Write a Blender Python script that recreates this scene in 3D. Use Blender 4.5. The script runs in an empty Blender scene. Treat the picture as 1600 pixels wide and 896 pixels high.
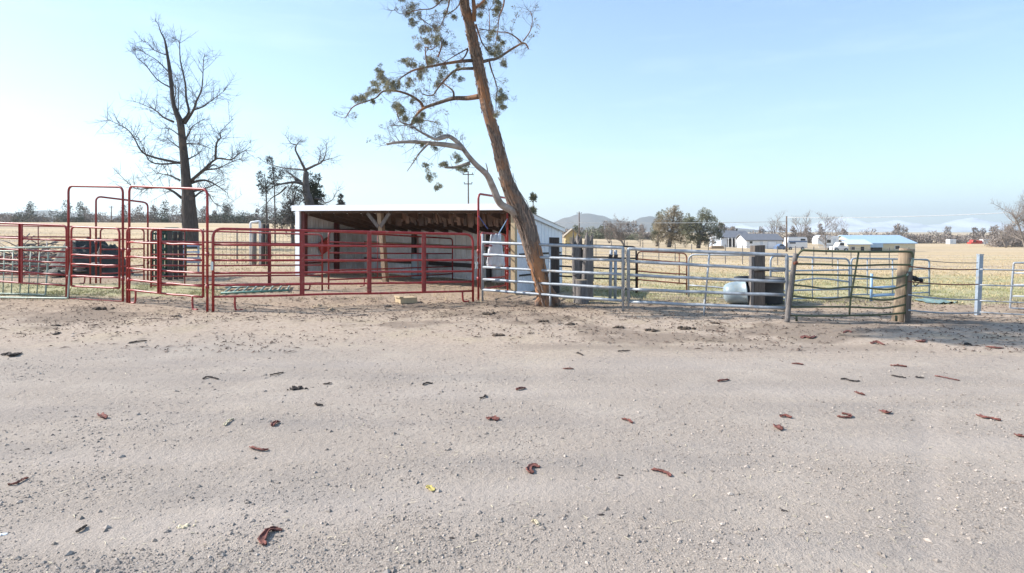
import bpy, math, random
from mathutils import Vector, noise, Matrix
R = math.radians
rng = random.Random(7)
SC = bpy.context.scene
COL = SC.collection
H = 1.75          # eye height
F = 1000.0        # focal length in photo pixels
HZ = 362.0        # horizon row

# ------------------------------------------------------------------ terrain
def interp(x, xs, ys):
    if x <= xs[0]: return ys[0]
    for i in range(1, len(xs)):
        if x <= xs[i]:
            t = (x - xs[i-1]) / (xs[i] - xs[i-1]); t = t*t*(3-2*t)
            return ys[i-1] + (ys[i] - ys[i-1]) * t
    return ys[-1]
def sstep(a, b, x):
    t = max(0.0, min(1.0, (x - a) / (b - a))); return t*t*(3-2*t)
def n2(x, y, s, o=0.0): return noise.noise(Vector((x*s + o, y*s - o*1.7, o*0.31)))
SU = [-0.9, -0.6, -0.33, -0.1, 0.1, 0.3, 0.55, 0.9]
SS = [.028, .027, .025, .010, -.006, -.014, -.021, -.020]
def tz0(x, y):
    s = interp(x / max(y, 15.0), SU, SS)
    d = max(0.0, min(y, 165.0) - 11.0)
    d = d*d/12 if d < 6 else d - 3
    return s * d
def rut(x, y):
    if y > 11 or y < -2: return 0.0
    v = 0.0
    for (a, b, c, w, dp) in ((6.9, .04, -.006, .32, .018), (5.2, .07, -.008, .30, .014), (8.4, .0, .004, .35, .014), (4.2, .16, -.01, .28, .012)):
        cy = a + b*x + c*x*x + .25*n2(x, 0, .35, a)
        q = (y - cy) / w
        v -= .35*dp * (math.exp(-q*q) - .6*math.exp(-((abs(q)-1.7)/.6)**2))
    if 3.0 < y < 7: 
        q = (x - .65*y)/.13; v += -.010*math.exp(-q*q*q*q)*sstep(3, 3.6, y)*(1-sstep(5.8, 7, y)) + .006*math.exp(-((abs(q)-1.35)/.3)**2)*sstep(3, 3.6, y)*(1-sstep(5.8, 7, y))
    return v
def tz(x, y):
    z = tz0(x, y)
    if y < 60:
        a = .012 + .022*sstep(9, 13, y)
        z += a*n2(x, y, .55) + .6*a*n2(x, y, 1.9, 4.2) + .5*a*n2(x, y, 4.1, 8.8)*sstep(9.0, 11, y) + rut(x, y)
    else:
        z += .03*n2(x, y, .2)
    return z
def GP(px, py):
    """ground point seen at a photo pixel"""
    u = (px - 800) / F; k = (py - HZ) / F
    y = 2.5
    while y < 400:
        if H - k*y <= tz(u*y, y): break
        y += .05 if y < 60 else .5
    return Vector((u*y, y, tz(u*y, y)))
def at(px, Y, dz=0.0):
    x = (px - 800)/F*Y
    return Vector((x, Y, tz(x, Y) + dz))
def PX(px, py, Y): return Vector(((px-800)/F*Y, Y, H + (HZ - py)/F*Y))
def ZP(py, Y): return H + (HZ - py)/F*Y

# ------------------------------------------------------------------ mesh builder
class MB:
    def __init__(s): s.v = []; s.f = []; s.c = []; s.flat = set()
    def addv(s, p, c=.5): s.v.append((p[0], p[1], p[2])); s.c.append(c); return len(s.v)-1
    def quad(s, a, b, c_, d, t=.5):
        n = len(s.v)
        for p in (a, b, c_, d): s.addv(p, t)
        s.f.append((n, n+1, n+2, n+3)); return s
    def tri(s, a, b, c_, t=.5):
        n = len(s.v)
        for p in (a, b, c_): s.addv(p, t)
        s.f.append((n, n+1, n+2)); return s
    def hexa(s, P, t=.5):     # P: 4 bottom ccw, 4 top ccw
        n = len(s.v)
        for p in P: s.addv(p, t)
        for q in ((3,2,1,0),(4,5,6,7),(0,1,5,4),(1,2,6,5),(2,3,7,6),(3,0,4,7)):
            s.flat.add(len(s.f)); s.f.append(tuple(n+i for i in q))
        return s
    def box(s, c, size, rz=0, rx=0, ry=0, t=.5):
        M = Matrix.Translation(Vector(c)) @ Matrix.Rotation(rz, 4, 'Z') @ Matrix.Rotation(ry, 4, 'Y') @ Matrix.Rotation(rx, 4, 'X')
        a, b, d = size[0]/2, size[1]/2, size[2]/2
        return s.hexa([M @ Vector(p) for p in ((-a,-b,-d),(a,-b,-d),(a,b,-d),(-a,b,-d),(-a,-b,d),(a,-b,d),(a,b,d),(-a,b,d))], t)
    def bar(s, a, b, w, d, up=(0,0,1), t=.5):   # rectangular bar from a to b
        a = Vector(a); b = Vector(b); ax = (b-a).normalized(); up = Vector(up)
        if abs(ax.dot(up)) > .95: up = Vector((0,1,0))
        sd = ax.cross(up).normalized(); u2 = sd.cross(ax).normalized()
        P = []
        for e in (a, b):
            P.append([e - sd*w/2 - u2*d/2, e + sd*w/2 - u2*d/2, e + sd*w/2 + u2*d/2, e - sd*w/2 + u2*d/2])
        return s.hexa([P[0][0], P[0][1], P[0][2], P[0][3], P[1][0], P[1][1], P[1][2], P[1][3]], t)
    def tube(s, pts, rad, n=8, cap=True, t=.5, closed=False, rough=0.0):
        pts = [Vector(p) for p in pts]
        if not hasattr(rad, '__len__'): rad = [rad]*len(pts)
        m = len(pts); base = len(s.v)
        T = []
        for i in range(m):
            if closed: d = pts[(i+1) % m] - pts[i-1]
            else: d = pts[min(i+1, m-1)] - pts[max(i-1, 0)]
            T.append(d.normalized() if d.length > 1e-9 else Vector((0,0,1)))
        nrm = T[0].orthogonal().normalized()
        for i in range(m):
            if i:
                nrm = nrm - T[i]*nrm.dot(T[i])
                nrm = nrm.normalized() if nrm.length > 1e-6 else T[i].orthogonal().normalized()
            bi = T[i].cross(nrm)
            for k in range(n):
                a = 2*math.pi*k/n
                r = rad[i]
                if rough: 
                    q = pts[i]*2.0
                    r *= 1 + rough*noise.noise(Vector((math.cos(a)*2.3, math.sin(a)*2.3, q.z*.35 + q.x*.2))) + rough*.5*noise.noise(Vector((math.cos(a)*6, math.sin(a)*6, q.z*.8)))
                s.addv(pts[i] + (nrm*math.cos(a) + bi*math.sin(a))*r, t)
        for i in range(m if closed else m-1):
            j = (i+1) % m
            for k in range(n):
                s.f.append((base+i*n+k, base+i*n+(k+1)%n, base+j*n+(k+1)%n, base+j*n+k))
        if cap and not closed:
            s.flat.add(len(s.f)); s.f.append(tuple(base+k for k in reversed(range(n))))
            s.flat.add(len(s.f)); s.f.append(tuple(base+(m-1)*n+k for k in range(n)))
        return s
    def lathe(s, c, prof, n=16, t=.5, M=None):
        base = len(s.v); c = Vector(c)
        for (r, z) in prof:
            for k in range(n):
                a = 2*math.pi*k/n; p = Vector((r*math.cos(a), r*math.sin(a), z))
                s.addv(c + (M @ p if M else p), t)
        for i in range(len(prof)-1):
            for k in range(n):
                s.f.append((base+i*n+k, base+i*n+(k+1)%n, base+(i+1)*n+(k+1)%n, base+(i+1)*n+k))
        return s
    def blob(s, c, r, t=.5, sq=(1,1,1), seed=0.0, amp=.35, lev=1):   # lumpy stone
        base = len(s.v); c = Vector(c)
        nr, ns = (3, 6) if lev == 1 else (7, 12)
        for i in range(nr+1):
            th = math.pi*i/nr
            for k in range(ns):
                a = 2*math.pi*k/ns
                d = Vector((math.sin(th)*math.cos(a), math.sin(th)*math.sin(a), math.cos(th)))
                q = r*(1 + amp*noise.noise(d*1.6 + Vector((seed, seed*.7, 0))))
                s.addv(c + Vector((d.x*sq[0], d.y*sq[1], d.z*sq[2]))*q, t)
        for i in range(nr):
            for k in range(ns):
                s.f.append((base+(i+1)*ns+k, base+(i+1)*ns+(k+1)%ns, base+i*ns+(k+1)%ns, base+i*ns+k))
        return s
    def build(s, name, mat, parent=None, smooth=True, origin=None):
        me = bpy.data.meshes.new(name)
        root = parent
        while root is not None and root.parent is not None: root = root.parent
        o = Vector(root.location) if root is not None else (Vector(origin) if origin is not None else Vector((0,0,0)))
        me.from_pydata([(p[0]-o[0], p[1]-o[1], p[2]-o[2]) for p in s.v], [], s.f)
        at_ = me.attributes.new('tint', 'FLOAT', 'POINT'); at_.data.foreach_set('value', s.c)
        if smooth:
            fl = [not (i in s.flat) for i in range(len(s.f))]
            me.polygons.foreach_set('use_smooth', fl)
        me.materials.append(mat); me.update()
        ob = bpy.data.objects.new(name, me); COL.objects.link(ob)
        if parent is not None: ob.parent = parent
        else: ob.location = o
        return ob
def tag(o, label=None, cat=None, group=None, kind=None):
    if label: o['label'] = label
    if cat: o['category'] = cat
    if group: o['group'] = group
    if kind: o['kind'] = kind
    return o
def thing(name, label, cat, loc, group=None):
    o = bpy.data.objects.new(name, None); o.empty_display_size = .2; COL.objects.link(o)
    o.location = loc
    return tag(o, label, cat, group)
def rpath(pts, r, n=5):
    pts = [Vector(p) for p in pts]; out = [pts[0]]
    for i in range(1, len(pts)-1):
        a, b, c = pts[i-1], pts[i], pts[i+1]
        da = (a-b); dc = (c-b); rr = min(r, da.length*.49, dc.length*.49)
        p0 = b + da.normalized()*rr; p1 = b + dc.normalized()*rr
        for k in range(n+1):
            t = k/n; out.append(p0*(1-t)**2 + b*2*t*(1-t) + p1*t*t)
    out.append(pts[-1]); return out
def smooth_path(pts, k=4):
    pts = [Vector(p) for p in pts]; out = []
    for i in range(len(pts)-1):
        p0 = pts[max(i-1,0)]; p1 = pts[i]; p2 = pts[i+1]; p3 = pts[min(i+2, len(pts)-1)]
        for j in range(k):
            t = j/k
            out.append(.5*((2*p1) + (p2-p0)*t + (2*p0-5*p1+4*p2-p3)*t*t + (3*p1-p0-3*p2+p3)*t**3))
    out.append(pts[-1]); return out

# ------------------------------------------------------------------ materials
def newmat(name):
    m = bpy.data.materials.new(name); m.use_nodes = True
    nt = m.node_tree; nt.nodes.clear()
    out = nt.nodes.new('ShaderNodeOutputMaterial'); b = nt.nodes.new('ShaderNodeBsdfPrincipled')
    nt.links.new(b.outputs[0], out.inputs[0]); return m, nt, b
def nd(nt, typ, **kw):
    n = nt.nodes.new(typ)
    for k, v in kw.items():
        if k.startswith('i_'):
            key = k[2:]; key = int(key) if key.isdigit() else key
            n.inputs[key].default_value = v
        else: setattr(n, k, v)
    return n
def mixc(nt, fac, a, b, mode='MIX'):
    n = nt.nodes.new('ShaderNodeMix'); n.data_type = 'RGBA'; n.blend_type = mode
    for sock, val in ((n.inputs[0], fac), (n.inputs[6], a), (n.inputs[7], b)):
        if hasattr(val, 'links') or hasattr(val, 'is_linked'): nt.links.new(val, sock)
        elif hasattr(val, '__len__'): sock.default_value = (val[0], val[1], val[2], 1)
        else: sock.default_value = val
    return n.outputs[2]
def noi(nt, vec, scale, detail=4, rough=.55, stretch=None):
    if stretch:
        mp = nd(nt, 'ShaderNodeMapping'); mp.inputs['Scale'].default_value = stretch
        nt.links.new(vec, mp.inputs[0]); vec = mp.outputs[0]
    n = nd(nt, 'ShaderNodeTexNoise'); n.inputs['Scale'].default_value = scale; n.inputs['Detail'].default_value = detail; n.inputs['Roughness'].default_value = rough
    nt.links.new(vec, n.inputs['Vector']); return n.outputs[0]
def rng_(nt, v, a, b, c=0.0, d=1.0):
    n = nd(nt, 'ShaderNodeMapRange', clamp=True); n.inputs[1].default_value = a; n.inputs[2].default_value = b; n.inputs[3].default_value = c; n.inputs[4].default_value = d
    nt.links.new(v, n.inputs[0]); return n.outputs[0]
def bumpn(nt, b, h, strength, dist=.02):
    n = nd(nt, 'ShaderNodeBump'); n.inputs['Strength'].default_value = strength; n.inputs['Distance'].default_value = dist
    nt.links.new(h, n.inputs['Height']); nt.links.new(n.outputs[0], b.inputs['Normal'])
def mat(name, c1, c2=None, scale=6, lo=.4, hi=.65, rough=.6, metal=0.0, bump=0.0, bscale=30, tint=0.0, stretch=None, detail=5, spec=.5, c3=None, s3=2.0, l3=.55, h3=.7, bd=.02):
    m, nt, b = newmat(name)
    g = nd(nt, 'ShaderNodeNewGeometry').outputs['Position']
    c2 = c2 or tuple(x*.75 for x in c1)
    f = rng_(nt, noi(nt, g, scale, detail, stretch=stretch), lo, hi)
    col = mixc(nt, f, c1, c2)
    if c3: col = mixc(nt, rng_(nt, noi(nt, g, s3, 6, .65), l3, h3), col, c3)
    if tint:
        a = nd(nt, 'ShaderNodeAttribute', attribute_name='tint').outputs['Fac']
        k = rng_(nt, a, 0, 1, 1-tint, 1+tint)
        cc = nd(nt, 'ShaderNodeCombineXYZ'); 
        for i in range(3): nt.links.new(k, cc.inputs[i])
        col = mixc(nt, 1.0, col, cc.outputs[0], 'MULTIPLY')
    nt.links.new(col, b.inputs['Base Color'])
    b.inputs['Roughness'].default_value = rough; b.inputs['Metallic'].default_value = metal
    b.inputs['Specular IOR Level'].default_value = spec
    if bump: bumpn(nt, b, noi(nt, g, bscale, 5, .6, stretch=stretch), bump, bd)
    return m
M = {}
M['red'] = mat('red_paint', (.34,.032,.030), (.25,.024,.024), 9, .4, .7, .42, 0, .1, 60, c3=(.33,.11,.085), s3=11, l3=.55, h3=.70)
M['red_old'] = mat('faded_red_paint', (.28,.03,.028), (.20,.023,.022), 9, .4, .7, .5, 0, .1, 60, c3=(.24,.08,.055), s3=10, l3=.57, h3=.7)
M['rust'] = mat('rusty_steel', (.24,.085,.045), (.13,.04,.025), 12, .4, .65, .7, .2, .2, 80)
M['galv'] = mat('galvanised_steel', (.36,.39,.43), (.26,.29,.325), 14, .35, .7, .5, .25, .12, 90, c3=(.30,.255,.215), s3=4, l3=.55, h3=.72)
M['galv_blue'] = mat('blue_grey_steel', (.33,.385,.45), (.23,.28,.34), 10, .4, .7, .45, .2, .1, 80, c3=(.30,.30,.30), s3=6)
M['galv_green'] = mat('pale_green_paint', (.33,.40,.33), (.24,.30,.25), 9, .4, .7, .5, .1, .1, 70, c3=(.25,.2,.15), s3=9, l3=.62)
M['olive'] = mat('olive_green_paint', (.105,.115,.055), (.075,.08,.045), 11, .4, .7, .55, .1, .15, 60, c3=(.16,.11,.07), s3=9, l3=.58, h3=.7)
M['teal_paint'] = mat('teal_paint', (.10,.25,.20), (.07,.16,.13), 9, .4, .7, .5)
M['dk_green'] = mat('dark_green_paint', (.02,.065,.05), (.015,.04,.03), 9, .4, .7, .5)
M['blackrail'] = mat('blackened_steel', (.03,.032,.035), (.05,.04,.035), 9, .4, .7, .55, .3)
M['wood'] = mat('weathered_wood', (.36,.27,.18), (.23,.17,.12), 5, .35, .7, .85, 0, .5, 14, stretch=(6,6,.6))
M['wood_new'] = mat('tan_lumber', (.48,.375,.235), (.38,.285,.175), 5, .35, .7, .8, 0, .3, 14, stretch=(6,6,.8))
M['wood_grey'] = mat('grey_wood', (.23,.205,.19), (.10,.088,.082), 5, .35, .7, .9, 0, .8, 12, stretch=(7,7,.5), bd=.03)
M['wood_dark'] = mat('creosoted_wood', (.075,.06,.055), (.04,.033,.03), 5, .35, .7, .85, 0, .5, 14, stretch=(6,6,.5))
M['tie'] = mat('railway_tie_wood', (.17,.135,.11), (.08,.065,.055), 5, .35, .7, .9, 0, .7, 14, stretch=(6,6,.5))
M['whitemetal'] = mat('white_sheet_metal', (.78,.81,.87), (.72,.75,.81), 2, .4, .7, .42, 0, .05, 20, c3=(.58,.54,.49), s3=1.2, l3=.66, h3=.85)  # white sheets with the cool tint of skylight mixed into the base colour
M['inmetal'] = mat('inner_sheet_metal', (.69,.675,.66), (.53,.50,.475), 2.5, .4, .7, .6, 0, .05, 20, c3=(.40,.34,.28), s3=1.2, l3=.6, h3=.8)  # duller, warmer tone than the outer sheets, for left and back walls
M['ply'] = mat('brown_roof_boards', (.105,.062,.043), (.06,.038,.028), 4, .4, .7, .85, 0, .4, 20)
M['ply_tint'] = mat('old_brown_boards', (.13,.078,.054), (.065,.04,.03), 4, .4, .7, .85, 0, .4, 20, tint=.6)
M['redwood'] = mat('dark_red_wood', (.13,.035,.03), (.08,.025,.02), 4, .4, .7, .8, 0, .3, 20)
M['bark'] = mat('juniper_bark', (.30,.225,.18), (.10,.075,.062), 5, .38, .62, .95, 0, 1.0, 6, stretch=(9,9,.6), c3=(.45,.215,.105), s3=1.1, l3=.46, h3=.60, bd=.07)
M['bark_peel'] = mat('peeling_bark', (.34,.235,.175), (.17,.115,.09), 9, .38, .62, .95, 0, .8, 14, tint=.4, stretch=(9,9,.8))
M['bark_limb'] = mat('pale_limb_wood', (.42,.36,.31), (.26,.21,.18), 7, .35, .65, .9, 0, .8, 12, c3=(.2,.15,.12), s3=3, bd=.03)
M['bark_twig'] = mat('twig_bark', (.17,.125,.115), (.11,.08,.075), 7, .35, .65, .9)
M['bark_dead'] = mat('dead_tree_bark', (.10,.082,.076), (.055,.046,.043), 3, .35, .65, .95, 0, 1.0, 6, stretch=(6,6,.8), c3=(.24,.17,.12), s3=.9, bd=.06)
M['bark_grey'] = mat('grey_dead_bark', (.125,.112,.108), (.075,.066,.066), 3, .35, .65, .95, 0, .8, 6)
def leafmat(name, c1, c2, tint=.45):
    m = mat(name, c1, c2, 1.3, .4, .6, .75, tint=tint, spec=.2); return m
M['juniper'] = leafmat('juniper_needles', (.27,.245,.15), (.17,.17,.11))
M['juniper_dark'] = leafmat('dark_juniper_needles', (.040,.052,.034), (.030,.036,.026))
M['juniper_grey'] = leafmat('grey_juniper_needles', (.090,.088,.080), (.055,.055,.05))
M['olive_leaf'] = leafmat('olive_needles', (.215,.21,.14), (.135,.14,.095))
M['tan_leaf'] = leafmat('tan_dry_twigs', (.34,.28,.195), (.24,.20,.14))
M['conifer'] = leafmat('conifer_needles', (.085,.095,.07), (.06,.07,.055), .3)
M['brush'] = leafmat('bare_brush_twigs', (.29,.245,.215), (.20,.17,.155), .25)
M['rubber'] = mat('black_rubber', (.018,.018,.02), (.03,.03,.03), 9, .4, .7, .6)
M['rubber2'] = mat('worn_black_rubber', (.03,.03,.033), (.045,.045,.045), 9, .4, .7, .55)
M['tank_white'] = mat('pale_blue_plastic', (.27,.34,.38), (.19,.24,.27), 3, .4, .7, .4, c3=(.35,.36,.30), s3=2.5)
M['plastic'] = mat('white_plastic', (.74,.76,.78), (.6,.63,.66), 5, .4, .7, .35)
M['bluerope'] = mat('blue_rope', (.05,.12,.42), None, 5)
M['bluepaint'] = mat('light_blue_paint', (.30,.47,.68), (.24,.38,.56), 6, .4, .7, .45)
M['greyheap'] = mat('dark_tarp', (.022,.026,.022), (.05,.05,.042), 4, .4, .7, .7, 0, .6, 8, bd=.04)
M['greybrush'] = leafmat('grey_brush_wood', (.28,.25,.23), (.18,.155,.145))
M['roofgrey'] = mat('grey_shingles', (.16,.165,.185), (.12,.125,.14), 3)
M['bluewall'] = mat('pale_blue_siding', (.55,.60,.66), (.5,.54,.6), 2)
M['whitewall'] = mat('white_siding', (.74,.75,.77), (.68,.69,.71), 2)
M['yellowwall'] = mat('ochre_siding', (.45,.34,.15), (.38,.28,.12), 2)
M['creamwall'] = mat('cream_siding', (.60,.54,.40), (.54,.48,.36), 2)
M['tanroof'] = mat('tan_shingles', (.33,.27,.20), (.27,.22,.16), 3)
M['blueroof'] = mat('blue_metal_roof', (.36,.49,.64), (.32,.44,.58), 2, rough=.4)
M['glass'] = mat('dark_glass', (.03,.035,.045), (.04,.045,.05), 2, rough=.12)
M['dark_fill'] = mat('dark_paint_and_shade', (.03,.03,.035), (.04,.04,.04), 2, rough=.8)  # near-black for doors and chimney; also painted shade inside porch and doorway
M['vwhite'] = mat('white_vehicle_paint', (.72,.73,.75), (.68,.69,.71), 2, rough=.3)
M['vblue'] = mat('blue_stripe_paint', (.12,.18,.30), (.1,.15,.26), 2, rough=.3)
M['vred'] = mat('red_vehicle_paint', (.48,.05,.035), (.4,.04,.03), 2, rough=.4)
M['polewood'] = mat('utility_pole_wood', (.17,.125,.10), (.12,.09,.075), 5, stretch=(6,6,.5), rough=.9)
M['wire'] = mat('pale_wire', (.62,.62,.62), None, 3, rough=.5)
M['fencewire'] = mat('fence_wire', (.22,.20,.19), None, 3, rough=.6, metal=.3)
M['redbark'] = mat('red_juniper_bark', (.21,.075,.058), (.11,.04,.032), 22, .4, .62, .9, 0, .6, 70, tint=.3, bd=.008)
M['darkbark'] = mat('dark_bark', (.055,.042,.036), (.03,.024,.022), 22, .4, .62, .95, 0, .6, 60, tint=.4, bd=.008)
M['manure'] = mat('dry_manure', (.115,.085,.062), (.06,.045,.035), 18, .4, .62, 1.0, 0, .8, 50, tint=.3, bd=.01)
M['yellowleaf'] = mat('yellow_leaf', (.62,.50,.16), (.5,.4,.12), 20)
M['straw'] = mat('straw', (.62,.54,.38), (.5,.42,.28), 9, tint=.25)
M['stone'] = mat('gravel_stone', (.385,.33,.285), (.26,.222,.19), 25, .35, .7, .95, tint=.38, spec=.15)
M['litter'] = mat('bark_litter', (.15,.10,.075), (.07,.05,.04), 8, .35, .65, .95, tint=.5)
M['drygrass'] = leafmat('dry_grass', (.52,.41,.24), (.42,.33,.19), .4)
M['greengrass'] = leafmat('green_grass', (.32,.31,.16), (.27,.265,.125), .4)
M['chain'] = mat('chain_steel', (.3,.29,.28), (.2,.18,.16), 20, rough=.5, metal=.6)
M['hose'] = mat('teal_tarp', (.20,.29,.26), (.16,.23,.21), 6, rough=.5)
M['tagwhite'] = mat('white_tag', (.7,.74,.72), (.55,.62,.58), 30, rough=.5)
M['hill'] = mat('hill_slopes', (.10,.085,.075), (.065,.06,.055), .004, .4, .6, .95)
M['snow'] = mat('snow_and_rock', (.66,.70,.76), (.42,.45,.51), .0030, .50, .62, .9)

# ------------------------------------------------------------------ ground
def zones(x, y):
    b = 9.7 + 1.0*math.exp(-((x+4.4)/2.4)**2) + .7*n2(x, y, .35, 3.3) + .3*n2(x, y, 1.1, 7.7)
    g = 1 - sstep(b-2.2, b+1.5, y)
    dry = sstep(20, 30, y + 3*n2(x, y, .12, 9)) if x < 1.5 else sstep(16.5, 21.0, y + 1.8*n2(x, y, .3, 9) - .15*(x-1.5))
    gr = 0.0
    if y > 12:
        u = x/y
        k = n2(x, y, .22, 21)*.5 + n2(x, y, .9, 5)*.35
        gr = max(sstep(14.8, 17, y)*(1-sstep(25, 36, y))*sstep(.04, .12, u)*sstep(-.35, .25, k+.15),
                 sstep(16, 17.2, y)*(1-sstep(18.6, 20.5, y))*(1-sstep(-.5, -.42, u))*sstep(-.4, .2, k+.1),
                 .7*sstep(25, 45, y)*(1-sstep(70, 110, y))*sstep(.02, .1, u)*sstep(0, .5, k))
    st = 0.0
    if 8 < y < 20:
        st = sstep(.05, .5, n2(x, y, .45, 31) + .5*n2(x, y, 1.7, 12))*sstep(9.0, 9.8, y)*(1-sstep(17, 20, y))
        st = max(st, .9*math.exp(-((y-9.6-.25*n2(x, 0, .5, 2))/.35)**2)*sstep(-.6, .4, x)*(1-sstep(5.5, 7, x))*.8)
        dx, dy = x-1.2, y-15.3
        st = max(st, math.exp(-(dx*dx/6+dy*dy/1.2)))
    return g, dry, gr, st
def track(x, y):
    if y > 11.5 or y < 1.5 or abs(x) > 18: return 0.0
    v = 0.0
    for (a, b, c, w, s) in ((6.9, .04, -.006, .30, 1), (5.2, .07, -.008, .26, 1), (8.4, .0, .004, .34, .8), (4.2, .16, -.01, .26, .9), (7.6, -.05, .010, .25, -.8), (6.0, .10, .004, .24, -.9), (4.7, .02, .0, .2, -.8), (9.2, .03, .003, .35, -.7), (3.55, .10, .0, .2, -.7), (9.0, -.12, .004, .22, .6)):
        q = (y - (a + b*x + c*x*x + .22*n2(x, 0, .35, a) + .06*n2(x, 0, 1.7, a+3))) / w
        if abs(q) < 3: v += s*math.exp(-q*q)*max(0, .55 + 1.1*n2(x, y, .28, a*3) + .5*n2(x, y, 1.6, a))
    if 3.0 < y < 7:
        q = (x - .65*y)/.16
        if abs(q) < 2: v += 1.0*math.exp(-q**4)*sstep(3, 3.5, y)*(1-sstep(5.8, 7, y))*(.6 + .4*math.sin(y*42 + 3*abs(q)))
    return max(-1, min(1, v))
def make_ground():
    xs = [i*.11 for i in range(-146, 147)]
    d = .13; x = xs[-1]
    while x < 7000: x += d; xs.append(x); xs.insert(0, -x); d *= 1.15
    ys = [-300, -120, -50, -20, -8, -2, 0, 1, 1.8]; y = 2.2
    while y < 18: ys.append(y); y += .06 + .004*y
    d = .16
    while y < 9000: ys.append(y); y += d; d *= 1.055
    me = bpy.data.meshes.new('ground'); nx = len(xs)
    V = [(x, y, tz(x, y)) for y in ys for x in xs]
    Fc = [(j*nx+i, j*nx+i+1, (j+1)*nx+i+1, (j+1)*nx+i) for j in range(len(ys)-1) for i in range(nx-1)]
    me.from_pydata(V, [], Fc)
    a = me.attributes.new('zone', 'FLOAT_COLOR', 'POINT'); buf = []
    for p in V: buf.extend(zones(p[0], p[1]))
    a.data.foreach_set('color', buf)
    a2 = me.attributes.new('track', 'FLOAT', 'POINT'); a2.data.foreach_set('value', [track(p[0], p[1]) for p in V])
    me.polygons.foreach_set('use_smooth', [True]*len(Fc))
    m, nt, b = newmat('yard_ground')
    g = nd(nt, 'ShaderNodeNewGeometry').outputs['Position']
    z = nd(nt, 'ShaderNodeAttribute', attribute_name='zone')
    sp = nd(nt, 'ShaderNodeSeparateColor'); nt.links.new(z.outputs['Color'], sp.inputs[0])
    fine = noi(nt, g, 95, 3, .7); med = noi(nt, g, 14, 5, .65); big = noi(nt, g, .9, 5, .6); str_ = noi(nt, g, 1.0, 5, .6, (.35, 1.6, 1)); tiny = noi(nt, g, 260, 2, .7)
    grav = mixc(nt, rng_(nt, fine, .33, .68), (.27,.224,.185), (.465,.397,.338))
    grav = mixc(nt, rng_(nt, tiny, .60, .74), grav, (.12,.105,.095))
    grav = mixc(nt, rng_(nt, big, .48, .68, 0, .55), grav, (.46,.395,.335))
    grav = mixc(nt, rng_(nt, str_, .48, .66, 0, .35), grav, (.25,.225,.21))
    tr = nd(nt, 'ShaderNodeAttribute', attribute_name='track').outputs['Fac']
    grav = mixc(nt, rng_(nt, tr, .05, .95, 0, .5), grav, mixc(nt, rng_(nt, fine, .3, .7), (.36,.305,.265), (.46,.40,.35)))
    grav = mixc(nt, rng_(nt, tr, -.05, -.95, 0, .35), grav, mixc(nt, rng_(nt, fine, .35, .65), (.17,.15,.135), (.38,.335,.30)))
    grav = mixc(nt, rng_(nt, med, .58, .74, 0, .5), grav, (.22,.195,.175))
    dirt = mixc(nt, rng_(nt, fine, .33, .7), (.34,.265,.205), (.53,.44,.36))
    dirt = mixc(nt, rng_(nt, med, .48, .66, 0, .75), dirt, (.25,.185,.135))
    dirt = mixc(nt, rng_(nt, big, .5, .72, 0, .6), dirt, (.42,.345,.24))
    yy = nd(nt, 'ShaderNodeSeparateXYZ'); nt.links.new(g, yy.inputs[0])
    dirt = mixc(nt, rng_(nt, yy.outputs[1], 12.0, 15.0, 0, .6), dirt, mixc(nt, rng_(nt, med, .38, .62), (.40,.29,.195), (.22,.155,.105)))
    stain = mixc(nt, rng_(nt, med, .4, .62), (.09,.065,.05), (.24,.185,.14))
    field = mixc(nt, rng_(nt, noi(nt, g, 1.2, 6, .65), .4, .65), (.53,.40,.245), (.38,.295,.185))
    field = mixc(nt, rng_(nt, noi(nt, g, .05, 6, .6, (.35,1.3,1)), .46, .6, 0, .8), field, (.55,.435,.285))
    field = mixc(nt, rng_(nt, noi(nt, g, .09, 7, .65, (.22,1.5,1)), .52, .62, 0, .7), field, (.33,.265,.21))
    green = mixc(nt, rng_(nt, med, .4, .65), (.35,.335,.18), (.43,.37,.23))
    def brk(sock, amt=.55):
        ma = nd(nt, 'ShaderNodeMath', operation='ADD'); nt.links.new(sock, ma.inputs[0])
        mm = nd(nt, 'ShaderNodeMath', operation='MULTIPLY_ADD'); nt.links.new(med, mm.inputs[0]); mm.inputs[1].default_value = amt*2; mm.inputs[2].default_value = -amt
        nt.links.new(mm.outputs[0], ma.inputs[1]); return rng_(nt, ma.outputs[0], .15, .85)
    col = mixc(nt, brk(sp.outputs[1]), dirt, field)
    col = mixc(nt, brk(sp.outputs[2]), col, green)
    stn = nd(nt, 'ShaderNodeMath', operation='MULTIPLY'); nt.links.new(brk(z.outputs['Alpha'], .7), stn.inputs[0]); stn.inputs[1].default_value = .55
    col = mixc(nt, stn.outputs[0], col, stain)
    col = mixc(nt, brk(sp.outputs[0]), col, grav)
    nt.links.new(col, b.inputs['Base Color']); b.inputs['Roughness'].default_value = .95; b.inputs['Specular IOR Level'].default_value = .15
    hh = nd(nt, 'ShaderNodeMath', operation='MULTIPLY_ADD'); nt.links.new(med, hh.inputs[0]); hh.inputs[1].default_value = 2.2; nt.links.new(fine, hh.inputs[2])
    bumpn(nt, b, hh.outputs[0], .85, .012)
    me.materials.append(m)
    o = bpy.data.objects.new('ground', me); COL.objects.link(o)
    tag(o, 'pale gravel yard running into dirt and a dry pasture', 'ground', kind='structure')
make_ground()
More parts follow.
